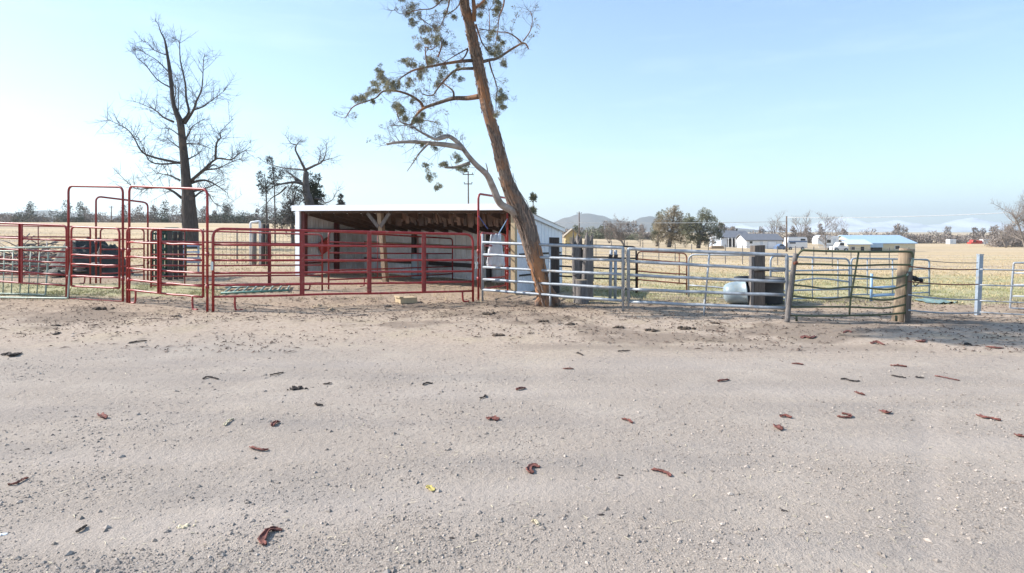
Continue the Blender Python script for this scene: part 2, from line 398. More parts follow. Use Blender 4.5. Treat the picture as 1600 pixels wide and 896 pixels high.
# ------------------------------------------------------------------ panels and gates
def panel(name, label, cat, A, B, rails, m, r=.024, rf=None, cr=.13, legs=(1,1), stiles=(), feet=(), group=None, thin=None, bend=None, bottom_in_frame=True, square=False, chain=None):
    """A,B ground points; rails: (zA,zB) absolute heights, top first; stiles: (t, width, kind)"""
    A = Vector(A); B = Vector(B); rf = rf or r*1.1
    root = thing(name, label, cat, (A+B)/2, group)
    root.location.z = min(A.z, B.z)
    ax = (B-A); ax.z = 0; nrm = Vector((-ax.y, ax.x, 0)).normalized()
    def P(t, z): return Vector((A.x+(B.x-A.x)*t, A.y+(B.y-A.y)*t, z))
    zb = rails[-1]
    pts = [P(0, A.z-.01 if legs[0] else zb[0]), P(0, rails[0][0]), P(1, rails[0][1]), P(1, B.z-.01 if legs[1] else zb[1])]
    MB().tube(rpath(pts, cr, 6) if not square else rpath(pts, .02, 1), rf, 9).build('frame', m, root)
    for i, (za, zc) in enumerate(rails[1:]):
        e = r*.6/ax.length
        if bend:
            q = [P(e+(1-2*e)*k/10, za+(zc-za)*k/10 + bend(i, k/10)) for k in range(11)]
        else:
            q = [P(e+(1-2*e)*k/3, za+(zc-za)*k/3 + rng.uniform(-.006, .006)*(0 < k < 3)) for k in range(4)]
        if not bend: q = [P(e+(1-2*e)*k/8, za+(zc-za)*k/8 - .012*math.sin(math.pi*k/8)*rng.random() + rng.uniform(-.005, .005)*(0 < k < 8)) + nrm*rng.uniform(-.007, .007)*(0 < k < 8) for k in range(9)]
        MB().tube(q, thin or r, 8).build('rail', m, root)
    for s in stiles:
        t, w = s[0], s[1]; dt = s[2] if len(s) > 2 else 0.0
        zt = rails[0][0]+(rails[0][1]-rails[0][0])*t; z0 = zb[0]+(zb[1]-zb[0])*t
        bb = MB()
        if w < .05: bb.tube([P(t, zt), P(t+dt, z0)], w/2, 8)
        else:
            a, c = P(t, zt), P(t+dt, z0)
            bb.bar(a - nrm*(r+.006), c - nrm*(r+.006), w, .012, nrm); 
            sd = ax.normalized()*w/2
            bb.bar(a - sd - nrm*(r+.024), c - sd - nrm*(r+.024), .010, .036, nrm); bb.bar(a + sd - nrm*(r+.024), c + sd - nrm*(r+.024), .010, .036, nrm)
        bb.build('stile', m, root)
    for (t, sg) in feet:
        z0 = zb[0]+(zb[1]-zb[0])*t; g = A.z+(B.z-A.z)*t; d = ax.normalized()
        q = [P(t, z0), P(t, g+.14), P(t, g+.02)+d*.03*sg, P(t, g+.015)+d*.16*sg]
        MB().tube(smooth_path(q, 4), r*.95, 8).build('foot', m, root)
    return root, P, nrm
def rl(A, B, ya, yb):  # rail heights from rows seen at both ends
    return [(ZP(a, A.y), ZP(b, B.y)) for a, b in zip(ya, yb)]
def bow(name, label, A, B, ta, tb, m, r=.028, cr=.16):
    root = thing(name, label, 'gate arch', (A+B)/2, 'tall bow frames over the red gates')
    MB().tube(rpath([(A.x, A.y, A.z-.02), (A.x, A.y, ta), (B.x, B.y, tb), (B.x, B.y, B.z-.02)], cr, 7), r, 10).build('arch', m, root)
    for q, s in ((A, -1), (B, 1)):   # hinge lugs and ground plates
        for hz in (.55, 1.25):
            MB().tube([(q.x, q.y, q.z+hz-.045), (q.x, q.y, q.z+hz+.045)], r*1.45, 8).build('hinge_collar', m, root)
    if 'pale green' in label: MB().bar((A.x, A.y, A.z+.012), (B.x, B.y, B.z+.012), .05, .014).build('sill_bar', m, root)
    return root
GR = 'red steel corral panels'
# bow frames
fA0, fA1 = GP(107, 467), GP(192, 472)
bow('gate_arch', 'tall dark red pipe arch over the closed gate beside the pale green frames', fA0, fA1, ZP(291, fA0.y), ZP(292.5, fA1.y), M['red_old'])
fB0, fB1 = GP(202, 474), GP(324, 488)
bow('gate_arch', 'wide tall red pipe arch standing right in front of the dead tree trunk', fB0, fB1, ZP(291, fB0.y), ZP(296, fB1.y), M['red'])
fC0, fC1 = GP(150, 443), GP(231, 438)
bow('gate_arch', 'slanting thin red pipe arch in the back row, seen through the two nearer arches', fC0, fC1, ZP(307, fC0.y), ZP(317, fC1.y), M['red_old'])
fF0, fF1 = GP(747.5, 470), GP(793, 459)
bow('gate_arch', 'tall red pipe arch between the shed corner and the leaning juniper', fF0, fF1, ZP(303, fF0.y), ZP(310, fF1.y), M['red'])

def lerp(a, b, t): return a + (b-a)*t
# front row, left: long panel running out of the frame
A, B = GP(-95, 459), GP(104, 466)
root, P, nrm = panel('corral_fence', 'long red pipe panel behind the pale green frames, running out of the picture', 'corral panel', A, B,
    rl(A, B, [345, 367, 383, 400, 417, 433], [353, 376, 394, 411, 430, 446.5]), M['red'], stiles=((.665, .10),), feet=((.08, 1),), group=GR)
# gate in bow A
A, B = lerp(fA0, fA1, .055), lerp(fA0, fA1, .94)
A.z = tz(A.x, A.y); B.z = tz(B.x, B.y)
panel('corral_gate', 'narrow six rail red gate closed under the arch next to the pale green frames', 'gate', A, B,
    rl(A, B, [354.5, 374.5, 398, 412.5, 431, 447], [357.5, 376, 400.5, 415.5, 434, 450.5]), M['red'], r=.023, legs=(0, 0), group='red corral gates')
# gate in bow B
A, B = lerp(fB0, fB1, -.03), lerp(fB0, fB1, .95)
A.z = tz(A.x, A.y); B.z = tz(B.x, B.y)
panel('corral_gate', 'six rail red gate with a broad centre upright in front of the dead tree', 'gate', A, B,
    rl(A, B, [356.5, 378.5, 401, 419, 437, 452.5], [360, 382.5, 407, 427, 447.5, 464.5]), M['red'], r=.024, legs=(1, 0), stiles=((.47, .105),), feet=((.87, 1), (.12, -1)), group='red corral gates')
# front long panel C
A, B = GP(333, 488), GP(739, 472)
root, P, nrm = panel('corral_fence', 'long low-slung red panel with three broad uprights in front of the open shed', 'corral panel', A, B,
    rl(A, B, [357.5, 382.5, 407, 427, 446, 464], [366.5, 386.5, 406.5, 424, 440.5, 455]), M['red'], r=.0245, rf=.03, cr=.20,
    stiles=((.315, .095), (.570, .09), (.79, .09)), feet=((.075, 1), (.955, 1)), group=GR)
MB().box(P(0, 1.0)-nrm*.04 + Vector((-.02, 0, 0)), (.05, .02, .19)).build('latch_plate', M['tagwhite'], root)
# gate in bow F (ajar, seen end on)
A, B = lerp(fF0, fF1, .08), lerp(fF0, fF1, .93)
A.z = tz(A.x, A.y); B.z = tz(B.x, B.y)
root, P, nrm = panel('corral_gate', 'narrow red gate under the arch beside the shed corner', 'gate', A, B,
    rl(A, B, [364, 384, 401, 419, 437, 452], [367, 384, 398, 414, 432, 446]), M['red'], r=.022, legs=(0, 0), group='red corral gates')
# hanging plastic sack and ropes
c = P(.52, 0)
t0 = thing('feed_sack', 'torn white plastic sack hanging on the red gate beside the shed corner', 'sack', (c.x, c.y-.09, .5))
bb = MB(); prof = [(366, 10), (374, 11), (384, 13), (394, 15), (404, 17), (412, 19), (417, 17)]
Yk = c.y-.09; rows = []
for (py, w) in prof:
    row = []
    for k in range(9):
        q = PX(774.5 - .78*w + 1.56*w*k/8, py + 1.5*math.sin(k*2.1+py), Yk); q.y += .05*math.sin(k*1.9 + py*.2) - .03
        row.append(bb.addv(q))
    rows.append(row)
for i in range(len(rows)-1):
    for k in range(8): bb.f.append((rows[i][k], rows[i][k+1], rows[i+1][k+1], rows[i+1][k]))
so = bb.build('sack_body', M['plastic'], t0)
md = so.modifiers.new('thick', 'SOLIDIFY'); md.thickness = .02
MB().tube([PX(757, 417, Yk), PX(758, 398, Yk-.02), PX(759, 367, Yk)], .012, 6).build('sack_strap', M['rubber'], t0)
r1 = thing('rope', 'blue rope tied between the tall red post and the gate beside the shed', 'rope', PX(748, 338, fF0.y))
MB().tube(smooth_path([PX(748, 338, fF0.y-.03), PX(755, 348, fF0.y+.3), PX(762, 358, lerp(fF0.y, fF1.y, .35))], 4), .011, 6).build('strand', M['bluerope'], r1)
r1 = thing('rope', 'pale blue rope slanting up to the back post of the arch beside the shed', 'rope', PX(793, 342, fF1.y))
MB().tube(smooth_path([PX(793, 342, fF1.y-.03), PX(786, 354, fF1.y-.4), PX(779, 366, Yk+.05)], 4), .012, 6).build('strand', M['bluepaint'], r1)
ch = thing('latch_chain', 'pale chain and tag looped round the red post where the galvanised gate hangs', 'chain', PX(745.5, 409, fF0.y))
for k in range(9):
    py = 399 + k*2.6
    q = PX(745.5 + 1.2*math.sin(k*1.4), py, fF0.y-.06)
    MB().tube([q + Vector((.018*math.cos(a)*(k%2), .018*math.cos(a)*(1-k%2), .026*math.sin(a))) for a in [i*math.pi/4 for i in range(8)]], .006, 5, closed=True).build('link', M['chain'], ch)
q = PX(744.6, 415, fF0.y-.07); MB().box(q, (.07, .012, .18), .3).build('tag', M['tagwhite'], ch)

# back row
A, B = GP(-70, 441), GP(141, 444)
panel('corral_fence', 'red panel in the back row ending in a rounded corner beside the thin slanting arch', 'corral panel', A, B,
    rl(A, B, [352, 369, 386, 400, 414, 427], [354.5, 371, 388, 403, 417, 430]), M['red_old'], r=.022, stiles=((.62, .03),), feet=((.96, -1),), group=GR)
A, B = GP(157, 443.5), GP(225, 440.5)
panel('corral_gate', 'short faded red gate in the back row under the thin slanting arch', 'gate', A, B,
    rl(A, B, [357, 374, 390, 404, 418, 428], [358, 374, 389, 402, 415, 425]), M['red_old'], r=.021, legs=(1, 1), group='red corral gates')
A, B = GP(236, 450), GP(503.5, 454)
panel('corral_fence', 'long faded red panel in the second row, seen through the front panel towards the shed', 'corral panel', A, B,
    rl(A, B, [359, 377, 397.5, 415, 432, 446], [367, 382, 399.5, 414.5, 430, 442.5]), M['red_old'], r=.022, stiles=((.70, .075), (.2, .03)), feet=((.93, -1),), group=GR)
A, B = GP(513.5, 453), at(707, 22.2)
panel('corral_fence', 'red panel angling back into the open shed towards its rear wall', 'corral panel', A, B,
    [(A.z+a, B.z+b) for a, b in zip((1.66, 1.36, 1.05, .80, .55, .28), (1.42, 1.16, .9, .68, .45, .2))], M['red_old'], r=.022, stiles=((.35, .025), (.68, .025)), feet=((.25, -1),), group=GR)

# galvanised gates, front right
GG = 'galvanised pipe gates along the front'
A, B = GP(754, 471), GP(973.5, 487)
root, P, nrm = panel('pipe_gate', 'five rail galvanised gate passing in front of the leaning juniper trunk', 'gate', A, B,
    rl(A, B, [379, 398, 417.5, 436.5, 453], [387.5, 407.5, 429, 450.5, 470.5]), M['galv'], r=.032, rf=.035, cr=.03, legs=(0, 0), stiles=((.515, .045),), group=GG)
MB().tube([P(0, ZP(366, A.y)), P(0, A.z)], .026, 8).build('end_post', M['galv'], root)
MB().tube([P(.517, ZP(453, A.y)), P(.517, lerp(A, B, .5).z)], .023, 8).build('foot', M['galv'], root)
MB().tube([P(1, ZP(388, B.y)), P(1, B.z)], .026, 8).build('end_post', M['galv'], root)
A2, B2 = GP(982, 487), GP(1229.5, 501.5)
root, P, nrm = panel('pipe_gate', 'five rail galvanised gate in front of the black stock tank', 'gate', A2, B2,
    rl(A2, B2, [389, 408.5, 430, 452, 472], [399, 421, 440.5, 461.5, 482]), M['galv'], r=.032, rf=.036, cr=.03, legs=(0, 0), stiles=((.535, .042, -.03),), group=GG)
MB().tube([P(0, ZP(388, A2.y)), P(.0, ZP(480, A2.y))], .024, 8).build('end_post', M['galv'], root)
MB().tube([P(.505, ZP(470, 13)), P(.50, lerp(A2, B2, .5).z-.01)], .02, 8).build('foot', M['galv'], root)
ch = thing('latch_chain', 'rusty chain joining the two galvanised gates', 'chain', PX(977, 440, 13.7))
for k in range(26):
    q = PX(977 + 4.2*math.sin(k*.55)*(.5 if k < 20 else .3), 392 + k*3.3, 13.72)
    MB().tube([q + Vector((.017*math.cos(a)*(k%2), .017*math.cos(a)*(1-k%2), .028*math.sin(a))) for a in [i*math.pi/3 for i in range(6)]], .007, 4, closed=True).build('link', M['chain'], ch)
# leaning weathered post
a = GP(1229.5, 504); 
lp = thing('fence_post', 'thin grey weathered post leaning right where the galvanised gate meets the bent green gate', 'post', a)
MB().tube(smooth_path([a - Vector((0,0,.05)), PX(1234.5, 455, a.y+.05), PX(1243, 396, a.y+.02)], 4), [.055,.05,.052,.05,.05,.048,.047,.045,.044], 8, rough=.15).build('shaft', M['wood_grey'], lp)
MB().tube([PX(1240.5, 412, a.y-.04), PX(1245.5, 410, a.y-.02)], .03, 6).build('hinge_strap', M['rust'], lp)
# bent green gate
A, B = GP(1236, 503), GP(1415.5, 504)
Yg = lambda px: lerp(A.y, B.y, (px-1236)/(1415.5-1236)) - .09
bg = thing('bent_gate', 'old olive green pipe gate with bent wavy rails beside the wooden gate post', 'gate', (A+B)/2)
def gp(px, py): return PX(px, py, Yg(px))
c7 = lambda cx, cy: (1200+cx*.2121, 330+cy*.2121)
def gpath(L, k=4): return smooth_path([gp(*c7(*q)) for q in L], k)
MB().tube(gpath([(152, 770), (165, 700), (182, 600), (192, 490), (203, 390), (218, 330), (250, 293), (300, 291), (480, 297), (700, 300), (900, 300), (1030, 299), (1062, 310), (1068, 345)]), .022, 8).build('frame', M['olive'], bg)
for L, mm in (([(205, 390), (400, 393), (640, 402), (860, 396), (1065, 397)], 'olive'), ([(196, 467), (420, 470), (650, 477), (770, 488), (880, 498), (980, 484), (1025, 465)], 'olive'),
          ([(187, 545), (300, 556), (420, 572), (520, 566), (640, 558), (760, 570), (880, 578), (960, 563), (1015, 543)], 'olive'),
          ([(183, 626), (300, 640), (440, 649), (540, 640), (620, 632), (740, 644), (850, 656), (940, 645), (1015, 622)], 'olive'),
          ([(165, 704), (380, 706), (600, 707), (730, 712), (850, 715), (940, 704), (1018, 688)], 'olive'), ([(152, 770), (400, 773), (600, 770), (820, 765), (1012, 751)], 'olive')):
    MB().tube(gpath(L), .0185, 8).build('rail', M[mm], bg)
MB().tube(gpath([(668, 303), (640, 470), (612, 620), (600, 762)]), .018, 8).build('stile', M['olive'], bg)
MB().tube(gpath([(1018, 470), (1020, 600), (1014, 755)]), .019, 8).build('stile', M['olive'], bg)
MB().tube(gpath([(1068, 345), (1058, 400), (1046, 440), (1032, 466), (1016, 474)]), .024, 8).build('bent_end', M['galv_green'], bg)
for cx in (210, 945): MB().tube([gp(*c7(cx, 770)), gp(*c7(cx, 812))], .022, 8).build('foot', M['olive'], bg)
# big wooden gate post
a = GP(1410, 503.5); a.y += .12
wp = thing('gate_post', 'thick round wooden post with mossy top between the bent green gate and the wire fence', 'post', a)
MB().tube(smooth_path([(a.x, a.y, -.1), PX(1411, 460, a.y), PX(1414, 425, a.y), PX(1417.5, 389, a.y)], 5), .135, 14, rough=.12).build('post_shaft', M['wood'], wp)
b2 = GP(1418, 504.5)
MB().tube(smooth_path([(b2.x, b2.y+.02, -.1), PX(1420, 455, b2.y), PX(1421.5, 425, b2.y+.02)], 4), .055, 9, rough=.15).build('brace', M['tie'], wp)
bl = thing('rubber_bundle', 'black rubber bundle wired to the right side of the wooden gate post', 'rubber bundle', PX(1431, 437, a.y-.05))
bb = MB(); 
for k in range(5):
    bb.blob(PX(1427+k*3.0, 434.5+k*1.0, a.y-.05+.02*(k%2)), .055 - .004*abs(k-1), seed=k*3.1, amp=.5)
bb.build('wrap', M['rubber'], bl)
MB().tube(smooth_path([PX(1427, 441, a.y-.1), PX(1430, 447, a.y-.12), PX(1436, 442, a.y-.1)], 4), .01, 6).build('wire_loop', M['rubber2'], bl)

# right end: steel post, gate and wires
a = GP(1527, 493)
sp_ = thing('steel_post', 'pale blue grey square steel post leaning slightly beyond the wooden gate post', 'post', a)
MB().bar(a - Vector((0,0,.1)), PX(1531.5, 399, a.y), .085, .085).build('shaft', M['galv_blue'], sp_)
MB().bar(PX(1531.5, 398.8, a.y), PX(1531.6, 397.2, a.y), .097, .097).build('cap', M['galv'], sp_)
A = GP(1577, 483); B = GP(1690, 488)
sg = thing('pipe_gate', 'square cornered thin pipe gate at the right edge of the picture', 'gate', (A+B)/2)
def g2(px, py): return PX(px, py, lerp(A.y, B.y, (px-1577)/113))
MB().tube(rpath([g2(1690, 486), g2(1578, 482), g2(1584, 411), g2(1690, 411)], .03, 3), .022, 8).build('frame', M['galv'], sg)
for ya, yb in ((427, 428), (445, 446), (463, 465)): MB().tube([g2(1582 - (ya-411)*.06, ya), g2(1690, yb)], .017, 8).build('rail', M['galv'], sg)
MB().tube([g2(1640, 411), g2(1638, 484)], .02, 8).build('stile', M['galv'], sg)
wf = thing('wire_fence', 'slack smooth wires between the wooden gate post and the steel post', 'fence', GP(1475, 492))
def cable(p, q, sag, rad, n=10):
    p = Vector(p); q = Vector(q)
    return MB().tube([p.lerp(q, k/n) - Vector((0, 0, sag*4*(k/n)*(1-k/n))) for k in range(n+1)], rad, 5)
ws = (1420, 12.28); we = (1528, 13.35)
for py0, py1, rr, mm in ((404, 411, .008, 'fencewire'), (416.5, 421, .013, 'rust'), (440, 444.5, .013, 'rust'), (461, 468.5, .016, 'galv'), (485, 489, .016, 'galv')):
    cable(PX(ws[0], py0, ws[1]), PX(we[0], py1, we[1]), .03, rr).build('wire', M[mm], wf)
wf2 = thing('wire_fence', 'wires running on past the thin square cornered gate', 'fence', GP(1560, 492))
for py0, py1 in ((421, 421), (445.5, 446), (470, 474), (488, 494)): cable(PX(1531, py0, 13.3), PX(1700, py1, 12.6), .02, .015).build('wire', M['galv'], wf2)

# blue grey panels behind the bent gate
A, B = at(1204, 16.4), at(1327, 17.2)
panel('corral_fence', 'blue grey pipe panel with wavy rails standing behind the bent green gate', 'corral panel', A, B,
    rl(A, B, [400, 424, 439, 455, 468], [405, 422, 438, 452, 465]), M['galv_blue'], r=.022, rf=.026, cr=.16, stiles=((.52, .03), (.85, .03)), bend=lambda i, t: -.05*math.sin(t*6.3+i)*(i == 1), group='blue grey corral panels')
A, B = at(1330, 17.3), at(1452, 18.0)
panel('corral_fence', 'blue grey pipe panel passing behind the wooden gate post to a rounded end', 'corral panel', A, B,
    rl(A, B, [404, 421, 436, 450, 461], [406, 420.5, 434.5, 446.5, 457]), M['galv_blue'], r=.02, rf=.024, cr=.12, stiles=((.52, .035), (.20, .03)), group='blue grey corral panels')
A, B = at(1076, 17.6), at(1192, 16.5)
panel('pipe_gate', 'low galvanised gate standing open behind the stock tank, rounded at the dark tie post', 'gate', A, B,
    rl(A, B, [398, 446, 466], [399.5, 453, 468]), M['galv'], r=.022, cr=.2, stiles=((.93, .03),), group='galvanised gates behind the front row')
p_ = GP(1361, 470)
bp = thing('pipe_stub', 'short upright light blue pipe with two side pipes behind the bent green gate', 'pipe', p_)
MB().tube([p_ - Vector((0,0,.05)), PX(1362, 428, p_.y)], .035, 8).build('upright', M['bluepaint'], bp)
for py in (450, 463): MB().tube([PX(1362, py, p_.y), PX(1398, py-2, p_.y+.3)], .028, 8).build('side_pipe', M['bluepaint'], bp)

# black / rusty rails right of the shed
A, B = at(868, 19.2), at(994, 18.6)
root, P, nrm = panel('corral_fence', 'blackened pipe panel behind the tall grey stump', 'corral panel', A, B,
    rl(A, B, [381.5, 399.5, 416, 431, 444], [386, 404, 421, 438, 453]), M['blackrail'], r=.024, stiles=(), group='dark panels behind the stump')
A, B = at(996, 18.6), at(1073, 18.2)
panel('corral_fence', 'rusty orange brown pipe panel standing on the green patch', 'corral panel', A, B,
    rl(A, B, [393, 405, 424, 437], [396, 411, 429, 443.5]), M['rust'], r=.02, rf=.02, cr=.15, stiles=((.85, .03),), group='dark panels behind the stump')
a = GP(865.5, 458); a.y = 18.4; a.z = tz(a.x, a.y)
tp = thing('tie_post', 'black square creosoted post standing against the bluish shed wall', 'post', a)
MB().hexa([PX(858, 470, a.y), PX(873, 470, a.y), PX(874.5, 470, a.y+.25), PX(859.5, 470, a.y+.25), PX(858, 371, a.y), PX(873, 371.5, a.y), PX(874, 371.5, a.y+.25), PX(859, 371, a.y+.25)]).build('shaft', M['wood_dark'], tp)
for lab, px in (('blue grey steel post just right of the tall stump', 953), ('blue grey steel post one step further right of the stump than its twin', 961)):
    a = at(px, 16.6); q = thing('steel_post', lab, 'post', a, 'twin posts right of the stump')
    MB().tube([a - Vector((0,0,.05)), PX(px + (2 if px < 955 else 1), 391, a.y)], .04, 8).build('shaft', M['galv'], q)
    MB().tube([PX(px-1.5, 401, a.y), PX(px+3.5, 402, a.y)], .07, 8).build('hinge_block', M['wood_dark'], q)
# tie post by the stock tank
a = GP(1190, 481); a.y += .25
tp = thing('tie_post', 'tall railway tie post with a grey board side standing among the tanks', 'post', a)
w = .13
MB().hexa([(a.x-w, a.y-w, -.1), (a.x+w, a.y-w, -.1), (a.x+w, a.y+w, -.1), (a.x-w, a.y+w, -.1), (a.x-w+.02, a.y-w, ZP(384, a.y)), (a.x+w, a.y-w, ZP(383.2, a.y)), (a.x+w, a.y+w, ZP(383.5, a.y)), (a.x-w, a.y+w, ZP(384.3, a.y))]).build('shaft', M['tie'], tp)
MB().bar((a.x-w-.05, a.y-.06, -.05), (a.x-w-.03, a.y-.06, ZP(401, a.y)), .07, .16, (0,1,0)).build('board', M['wood_grey'], tp)
for py in (423, 437): MB().tube([PX(1178, py, a.y-.16), PX(1202, py, a.y-.16)], .02, 6).build('strap', M['blackrail'], tp)

# stock tank and plastic tub
a = GP(1203, 478); a.y += .65; a.z = tz(a.x, a.y)
st = thing('stock_tank', 'round black rubber stock tank beside the tie post', 'stock tank', a)
rr = .57; hh = .64
MB().lathe(a, [(0, .01), (rr*.93, .01), (rr*.96, .06), (rr*.97, .2), (rr*.995, .22), (rr*.985, .24), (rr, hh-.06), (rr+.03, hh-.05), (rr+.035, hh), (rr, hh+.005), (rr-.04, hh-.02), (rr-.05, .12), (0, .10)], 36).build('tub', M['rubber2'], st)
ring = MB().lathe(a, [(rr-.046, .43), (0, .43)], 30).build('water', M['glass'], st)
a2 = GP(1150, 478); a2.y += .45; a2.z = tz(a2.x, a2.y)
tb = thing('plastic_tub', 'pale bluish plastic tub with a slanted rim lying against the black stock tank', 'tub', a2)
Mx = Matrix.Rotation(R(-70), 4, 'Y') @ Matrix.Rotation(R(12), 4, 'X')
MB().lathe(a2 + Vector((.16, 0, .275)), [(0, -.30), (.10, -.295), (.18, -.27), (.235, -.21), (.262, -.12), (.275, 0), (.285, .20), (.305, .21), (.305, .235), (.27, .235), (.255, .0), (.235, -.10), (.17, -.22), (0, -.26)], 28, M=Matrix.Rotation(R(84), 4, 'Y') @ Matrix.Rotation(R(14), 4, 'X')).build('shell', M['tank_white'], tb)

# pale green frames leaning at the left
def leanframe(label, P4, inner, nb, m):
    root = thing('green_hurdle', label, 'gate frame', P4[0], 'pale green frames leaning on the red panel')
    MB().tube(rpath(P4 + [P4[0]], .03, 2), .022, 8).build('frame', m, root)
    for k in range(nb):
        t = (k+1)/(nb+1); MB().tube([P4[0].lerp(P4[3], t), P4[1].lerp(P4[2], t)], .014, 7).build('bar', m, root)
    if inner:
        for t in (.38, .7): MB().tube([P4[0].lerp(P4[1], t), P4[3].lerp(P4[2], t)], .012, 7).build('cross_bar', m, root)
g0, g1 = GP(-70, 466), GP(106, 468.5)
leanframe('large pale green pipe frame tilted against the red panel beside the tall arch', [Vector((g0.x, g0.y, g0.z+.03)), PX(-75, 388, g0.y+.25), PX(112, 386.5, g1.y+.25), Vector((g1.x, g1.y, g1.z+.03))], False, 0, M['galv_green'])
g0, g1 = GP(-60, 459), GP(71, 463)
leanframe('smaller pale green frame with upright bars tilted behind the large one', [Vector((g0.x, g0.y, g0.z+.03)), PX(-60, 393, g0.y+.2), PX(76, 392, g1.y+.2), Vector((g1.x, g1.y, g1.z+.03))], True, 9, M['galv_green'])
# green gate lying flat (ladder like)
lad = [GP(345, 462), GP(452, 457.5), GP(452, 449), GP(352, 453)]
lf = thing('green_gate', 'pale green gate lying flat on the ground like a ladder inside the pen', 'gate', lad[0])
for q in lad: q.z = tz(q.x, q.y) + .06
MB().tube([lad[0], lad[1]], .03, 7).build('long_rail', M['teal_paint'], lf); MB().tube([lad[3], lad[2]], .03, 7).build('long_rail', M['galv_green'], lf)
for k in range(8):
    t = .04 + k*.132; MB().tube([lad[0].lerp(lad[1], t), lad[3].lerp(lad[2], t+.05)], .028, 7).build('rung', M['galv_green'], lf)

# stack of dark green panels
for k, (px, Y, h, wd, lab) in enumerate(((238, 20.6, 1.62, .95, 'leftmost of the dark green panels stacked upright behind the red gate'), (244, 20.9, 1.60, .95, 'dark green panel second from the front of the upright stack'), (255, 21.3, 1.66, 1.0, 'teal toned panel in the middle of the upright green stack'), (262, 21.7, 1.58, .95, 'dark green panel at the back of the upright stack'))):
    A = at(px, Y); B = at(px + 22 + 2*k, Y + .5)
    panel('feeder_hurdle', lab, 'feeder panel', A, B, [(A.z+h*q, B.z+h*q) for q in (1, .93, .8, .6, .4, .2, .08)], M['dk_green'] if k != 2 else M['teal_paint'], r=.03, rf=.04, cr=.1, stiles=((.33, .045), (.66, .045)), group='dark green panels stacked upright')
for k, (px, Y, lab) in enumerate(((266, 20.4, 'slim dark plank leaning just right of the green stack'), (275, 20.7, 'dark plank leaning between two others beside the green stack'), (283, 21.0, 'outermost dark plank leaning away from the green stack'))):
    a = at(px, Y); q = thing('lumber', lab, 'lumber', a, 'dark planks beside the green stack')
    MB().bar(a - Vector((0,0,.03)), Vector((a.x-.10, a.y+.15, a.z+1.55)), .13, .05, (0,1,0)).build('board', M['wood_dark'], q)
q = at(298, 23.5)
sb = thing('blue_bench', 'low blue metal rack on legs behind the red gate, right of the green stack', 'rack', q)
for dz in (.75, .98): MB().bar(at(284, 23.5, dz), at(312, 23.5, dz), .06, .05).build('rail', M['bluepaint'], sb)
for px in (286, 310): MB().bar(at(px, 23.5, 0), at(px, 23.5, 1.0), .05, .05).build('leg', M['galv_blue'], sb)
for dz in (.45,): MB().bar(at(284, 23.5, dz), at(312, 23.5, dz), .18, .22).build('shelf', M['galv_blue'], sb)
# white frame and wood posts behind
wf3 = thing('white_arch', 'white painted pipe goal shaped frame standing at the wire fence', 'gate frame', at(398, 27))
MB().tube(rpath([at(391, 27), PX(391.5, 348, 27), PX(406, 346, 27), at(406.5, 27)], .06, 3), .05, 8).build('arch', M['whitewall'], wf3)
for lab, px, w in (('grey wooden post just under the white pipe frame', 397, .20), ('dark wooden post next to the white pipe frame', 411.5, .18), ('slim dark wooden post a step right of the white pipe frame', 418, .14)):
    a = at(px, 26.5); q = thing('fence_post', lab, 'post', a)
    MB().tube([a - Vector((0,0,.1)), PX(px, 350 if w < .195 else 362, 26.5)], w/2, 9, rough=.15).build('shaft', M['wood_dark'] if px > 400 else M['wood_grey'], q)
mf = thing('mesh_fence', 'rusty wire mesh fence across the pasture behind the second row of red panels', 'fence', at(370, 28))
L, Rr = at(318, 28), at(466, 28.5)
for k in range(7): MB().tube([L + Vector((0,0,.15+.2*k)), Rr + Vector((0,0,.15+.2*k))], .007, 4).build('wire', M['fencewire'], mf)
bb = MB()
for k in range(26):
    p = L.lerp(Rr, k/25); bb.tube([p, p + Vector((0,0,1.36))], .006, 4)
bb.build('mesh', M['fencewire'], mf)
for t in (0, .35, .7, 1.0):
    p = L.lerp(Rr, t); MB().bar(p - Vector((0,0,.1)), p + Vector((0,0,1.5)), .04, .04).build('stake', M['fencewire'], mf)

# long far wire fence over the pasture on the right
fw = thing('wire_fence', 'thin wire stock fence on steel stakes crossing the pasture behind the galvanised gates', 'fence', at(1000, 70))
L, Rr = at(884, 46), at(1420, 40)
N = 20; pr = []
for k in range(N+1):
    p = L.lerp(Rr, k/N); p.z = tz(p.x, p.y); pr.append(p)
    MB().bar(p - Vector((0,0,.1)), p + Vector((0,0,1.3)), .045, .045).build('stake', M['fencewire'], fw)
for h_ in (.35, .8, 1.2): MB().tube([p + Vector((0,0,h_)) for p in pr], .009, 4).build('wire', M['fencewire'], fw)

